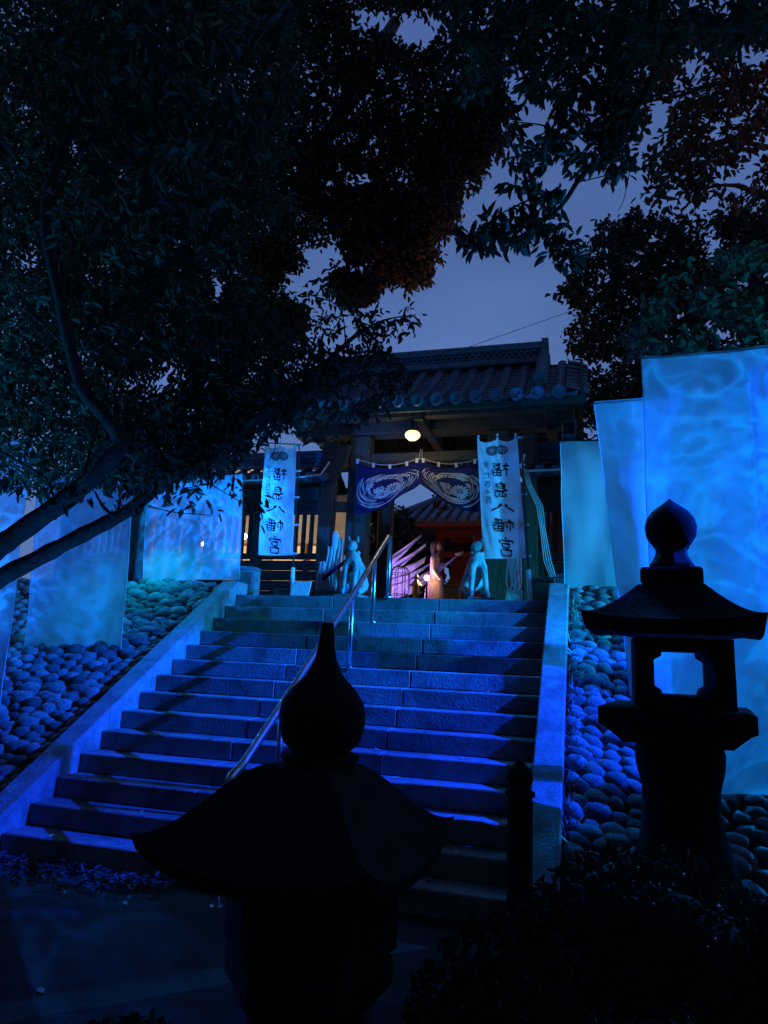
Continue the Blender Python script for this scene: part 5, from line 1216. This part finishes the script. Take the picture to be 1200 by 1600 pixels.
c2 = crown_points([(1000, 240), (1100, 240), (1100, 330), (1010, 310)], 36, lambda n: RNG.uniform(8.5, 9.5, n))
leaf_mesh('crown', M['leaf_red'], *sprays(np.concatenate([c1, c2]), 8, 0.34, 0.125, 0.058, 0.35), parent=rr_t, kind='stuff')

# great dark tree in the middle, beyond the gate
ct = thing('camphor_tree', (-11.5, 18.0, GB), 'great dark tree towering beyond the gate, leaving ragged holes of sky', 'tree')
m = MB(); limb(m, [(-11.5, 18.0, GB-0.2), (-11.3, 18.0, 8), (-10.2, 17.5, 15), (-7.0, 16.5, 22), (-3.0, 15.5, 28)], 0.8, 0.25, 12); m.build('trunk', M['bark'], ct, smooth=True)
for pts in ([(300, 330), (420, 260), (500, 210), (540, 150), (560, 80)], [(420, 260), (520, 330), (560, 350), (600, 330)], [(500, 210), (600, 190), (680, 170)], [(530, 385), (545, 420), (552, 460), (580, 440)]):
    m = MB(); limb(m, limb_path(pts, 26, 24), 0.14 if pts[0][0] < 520 else 0.06, 0.04, 7); m.build('limb', M['bark'], ct, smooth=True)
polyC = [(395, -80), (770, -80), (790, 60), (782, 190), (760, 250), (720, 290), (700, 330), (690, 365), (672, 400), (660, 440), (640, 452), (590, 400), (545, 395), (500, 375), (470, 380), (440, 410), (450, 470), (462, 520), (440, 560), (300, 600), (150, 560), (60, 420), (60, -80)]
c1 = crown_points(polyC, 7600, lambda n: RNG.uniform(20, 27, n), gaps(0.013, -0.30, 21))
# rounded boughs along the lower right edge
for (bx, by, br) in ((745, 190, 62), (705, 250, 55), (668, 330, 50), (640, 405, 42), (560, 440, 40), (600, 380, 60), (430, 400, 35), (445, 500, 30), (540, 300, 70), (640, 260, 80)):
    th = np.linspace(0, 2*PI, 14)[:-1]
    c1 = np.concatenate([c1, crown_points([(bx+br*math.cos(t_)*random.uniform(.8, 1.1), by+br*math.sin(t_)*random.uniform(.8, 1.1)) for t_ in th], 220, lambda n: RNG.uniform(20, 24, n), gaps(0.03, -0.28, 25))])
leaf_mesh('crown', M['leaf_dark'], *sprays(c1, 8, 0.65, 0.24, 0.12, 0.25), parent=ct, kind='stuff')

# dark tree right of the gate roof
dt = thing('oak_tree', (7.2, 6.5, GB), 'dense dark tree to the right of the gate roof', 'tree')
m = MB(); limb(m, [(7.2, 6.5, GB-0.1), (7.1, 6.4, 5.0), (6.8, 6.2, 7.6), (6.2, 6.0, 9.6)], 0.32, 0.09); m.build('trunk', M['bark'], dt, smooth=True)
polyD = [(905, 400), (940, 350), (985, 333), (1040, 345), (1100, 335), (1180, 325), (1260, 330), (1260, 700), (960, 700), (925, 660), (880, 640), (872, 590), (895, 560), (880, 530), (905, 480), (870, 470)]
c1 = crown_points(polyD, 2900, lambda n: RNG.uniform(12.5, 16.5, n), gaps(0.022, -0.34, 31))
leaf_mesh('crown', M['leaf_dark'], *sprays(c1, 8, 0.42, 0.15, 0.075, 0.2), parent=dt, kind='stuff')

# broad-leaved shrub lit from below above the big sheet
bt = thing('broadleaf_tree', (7.6, 0.3, GB), 'broad-leaved young tree lit teal above the largest sheet', 'tree')
m = MB(); limb(m, [(7.6, 0.3, GB-0.1), (7.4, 0.2, 3.6), (6.9, -0.2, 4.8), (6.3, -0.6, 5.4)], 0.10, 0.03); m.build('trunk', M['bark'], bt, smooth=True)
c1 = crown_points([(985, 560), (975, 505), (1020, 470), (1060, 420), (1130, 390), (1260, 370), (1260, 570), (1100, 575), (1050, 560)], 300, lambda n: RNG.uniform(6.9, 8.4, n), gaps(0.022, -0.2, 41))
leaf_mesh('crown', M['leaf_teal'], *sprays(c1, 7, 0.26, 0.115, 0.062, 0.35), parent=bt, kind='stuff')

# dark trees inside the precinct, seen under the curtain
it = thing('garden_tree', (-0.6, 8.5, GB), 'small dark tree between the storehouse and the red hall', 'tree')
m = MB(); limb(m, [(-0.6, 8.8, GB-0.1), (-0.5, 8.8, 3.6), (-0.2, 8.6, 4.8)], 0.09, 0.03); m.build('trunk', M['bark'], it, smooth=True)
c1 = crown_points([(572, 800), (610, 790), (640, 798), (650, 830), (640, 880), (600, 880), (572, 860)], 260, lambda n: RNG.uniform(16.6, 18.4, n))
c1b = crown_points([(670, 780), (695, 778), (705, 792), (690, 800)], 8, lambda n: RNG.uniform(16.8, 17.2, n))
leaf_mesh('crown', M['leaf_dark'], *sprays(np.concatenate([c1, c1b]), 7, 0.35, 0.13, 0.065, 0.25), parent=it, kind='stuff')
bk = thing('hedge_row', (0, 22, GB), 'tall dark grove closing the precinct behind the halls', 'hedge')
n = 2600; cc = np.stack([RNG.uniform(-14, 16, n), RNG.uniform(19, 22, n), GB+RNG.uniform(0, 5.0, n)], 1); cc[:, 2] -= np.abs(np.sin(cc[:, 0]*0.9))*0.9
leaf_mesh('foliage', M['leaf_dark'], *sprays(cc, 6, 1.0, 0.5, 0.28, 0.2), parent=bk, kind='stuff')

# hedge in the lower right foreground and a low shrub at the lantern foot
def mound(label, blobs, n, ll, lw):
    b0 = blobs[0]; h = thing('clipped_shrub', (b0[0], b0[1], 0), label, 'shrub')
    pts = []; nr = []; m = MB()
    for (x, y, z, rx, ry, rz) in blobs:
        k = int(n*rx*ry*4); v = unit(k); v[:, 2] = np.abs(v[:, 2]); rad = RNG.uniform(0.90, 1.05, k)[:, None]
        pts.append(np.array([x, y, z])+v*rad*np.array([rx, ry, rz])); nr.append(v)
        m.lathe([(rx*0.9*math.cos(a), rz*0.88*math.sin(a)) for a in np.linspace(0, 1.5, 7)], (0, 0, 0), 16)
        for i in range(len(m.v)-7*16, len(m.v)): p_ = m.v[i]; m.v[i] = (p_[0]+x, p_[1]*ry/rx+y, p_[2]+z)
    m.build('branch_core', M['mortar'], h, smooth=True)
    p_ = np.concatenate(pts); v = np.concatenate(nr); ax = np.cross(v, unit(len(p_)))*0.8+v*0.7
    s = RNG.uniform(0.7, 1.2, len(p_)); leaf_mesh('foliage', M['leaf_hedge'], p_, ax, v+unit(len(p_))*0.6, s*ll, s*lw, parent=h, kind='stuff')
mound('long clipped dark shrub across the lower right foreground', [(4.55, -5.0, 0, 0.66, 0.5, 0.86), (5.35, -5.0, 0, 0.65, 0.5, 0.84), (4.05, -5.35, 0, 0.42, 0.45, 0.66), (6.1, -4.9, 0, 0.7, 0.6, 0.9), (4.6, -5.8, 0, 0.8, 0.5, 0.55), (5.7, -5.7, 0, 0.8, 0.5, 0.6)], 2600, 0.045, 0.024)
mound('low dark shrub at the foot of the foreground lantern', [(2.78, -5.75, 0, 0.36, 0.3, 0.27), (3.35, -5.85, 0, 0.42, 0.3, 0.24), (3.75, -5.9, 0, 0.35, 0.3, 0.26)], 2600, 0.04, 0.022)

# fallen leaves: pale ones on the steps, and litter at the foot
def tread(y): k = min(NS-1, max(0, math.floor(-y/T_)+ (1 if (-y/T_) % 1 > 0.02 else 0))); return TOP-k*R_
lf = MB(); lf.add([(0, -0.5, 0), (0.24, -0.15, 0.06), (0.17, 0.28, 0.07), (0, 0.5, 0.0), (-0.17, 0.28, 0.09), (-0.24, -0.15, 0.05)], [(0, 1, 2, 3), (0, 3, 4, 5)])
lme = lf.mesh('fallen_leaf', M['litter'])
spots = [(0.42, 13), (0.95, 12), (1.35, 12), (3.35, 9), (3.0, 8), (2.85, 10), (3.55, 11), (3.45, 12), (3.25, 7), (3.65, 10), (3.3, 13), (3.65, 13), (0.25, 10), (0.33, 8), (0.2, 11), (3.45, 6), (2.6, 9), (1.15, 8), (0.6, 9), (3.1, 11)]
for i, (x, k) in enumerate(spots):
    y = -k*T_+random.uniform(0.03, 0.20); o = bpy.data.objects.new('fallen_leaf', lme); COL.objects.link(o)
    o.location = (x, y, TOP-k*R_+0.002); s = random.uniform(0.05, 0.085); o.scale = (s, s, s*random.uniform(0.6, 1.6)); o.rotation_euler = (random.uniform(-.25, .25), random.uniform(-.25, .25), random.uniform(0, 6))
    od = ['first', 'second', 'third', 'fourth', 'fifth', 'sixth', 'seventh', 'eighth', 'ninth', 'tenth', 'eleventh', 'twelfth', 'thirteenth', 'fourteenth'][13-k]
    same = sorted(q_[0] for q_ in spots if q_[1] == k); rk = same.index(x)
    wh_ = '' if len(same) == 1 else [', leftmost there', ', rightmost there'][rk] if len(same) == 2 else [', leftmost there', ', between two others', ', rightmost there'][min(2, rk)]
    tag(o, 'pale fallen leaf on the %s step from the bottom%s' % (od, wh_), 'leaf', 'fallen leaves on the steps')
p = atY(62, 1552, -5.09); o = bpy.data.objects.new('fallen_leaf', lme); COL.objects.link(o); o.location = (p[0], p[1], 0.006); o.scale = (0.07, 0.07, 0.1); o.rotation_euler = (0, 0, 1.2)
tag(o, 'single fallen leaf on the dark ground at the lower left', 'leaf')
n = 420; bx = RNG.uniform(-0.3, 1.6, n); by = YF-0.06-np.abs(RNG.normal(0, 0.20, n)); bs = np.stack([bx, by, np.full(n, 0.008)+RNG.uniform(0, 0.03, n)], 1)
ax = unit(n); ax[:, 2] *= 0.25; nn = unit(n)*0.5; nn[:, 2] += 1.2
ll = leaf_mesh('leaf_litter', leaf_mat('old_litter', (0.085, 0.075, 0.06), (0.035, 0.03, 0.025), 0.05), bs, ax, nn, RNG.uniform(0.04, 0.08, n), RNG.uniform(0.02, 0.04, n)); tag(ll, 'scattered dry leaves at the foot of the steps', None, None, 'stuff')
# dry grass and straw caught along the right kerb
n = 240; gy = RNG.uniform(YF, 0, n); gb = np.stack([RNG.uniform(WID+0.24, WID+0.33, n), gy, TOP+SL*gy+0.02], 1); ax = unit(n); ax[:, 2] = np.abs(ax[:, 2])*0.8+0.2
gm = leaf_mesh('dry_grass', M['litter'], gb, ax, unit(n), RNG.uniform(0.05, 0.16, n), np.full(n, 0.004)); tag(gm, 'thin dry grass along the right kerb', None, None, 'stuff')
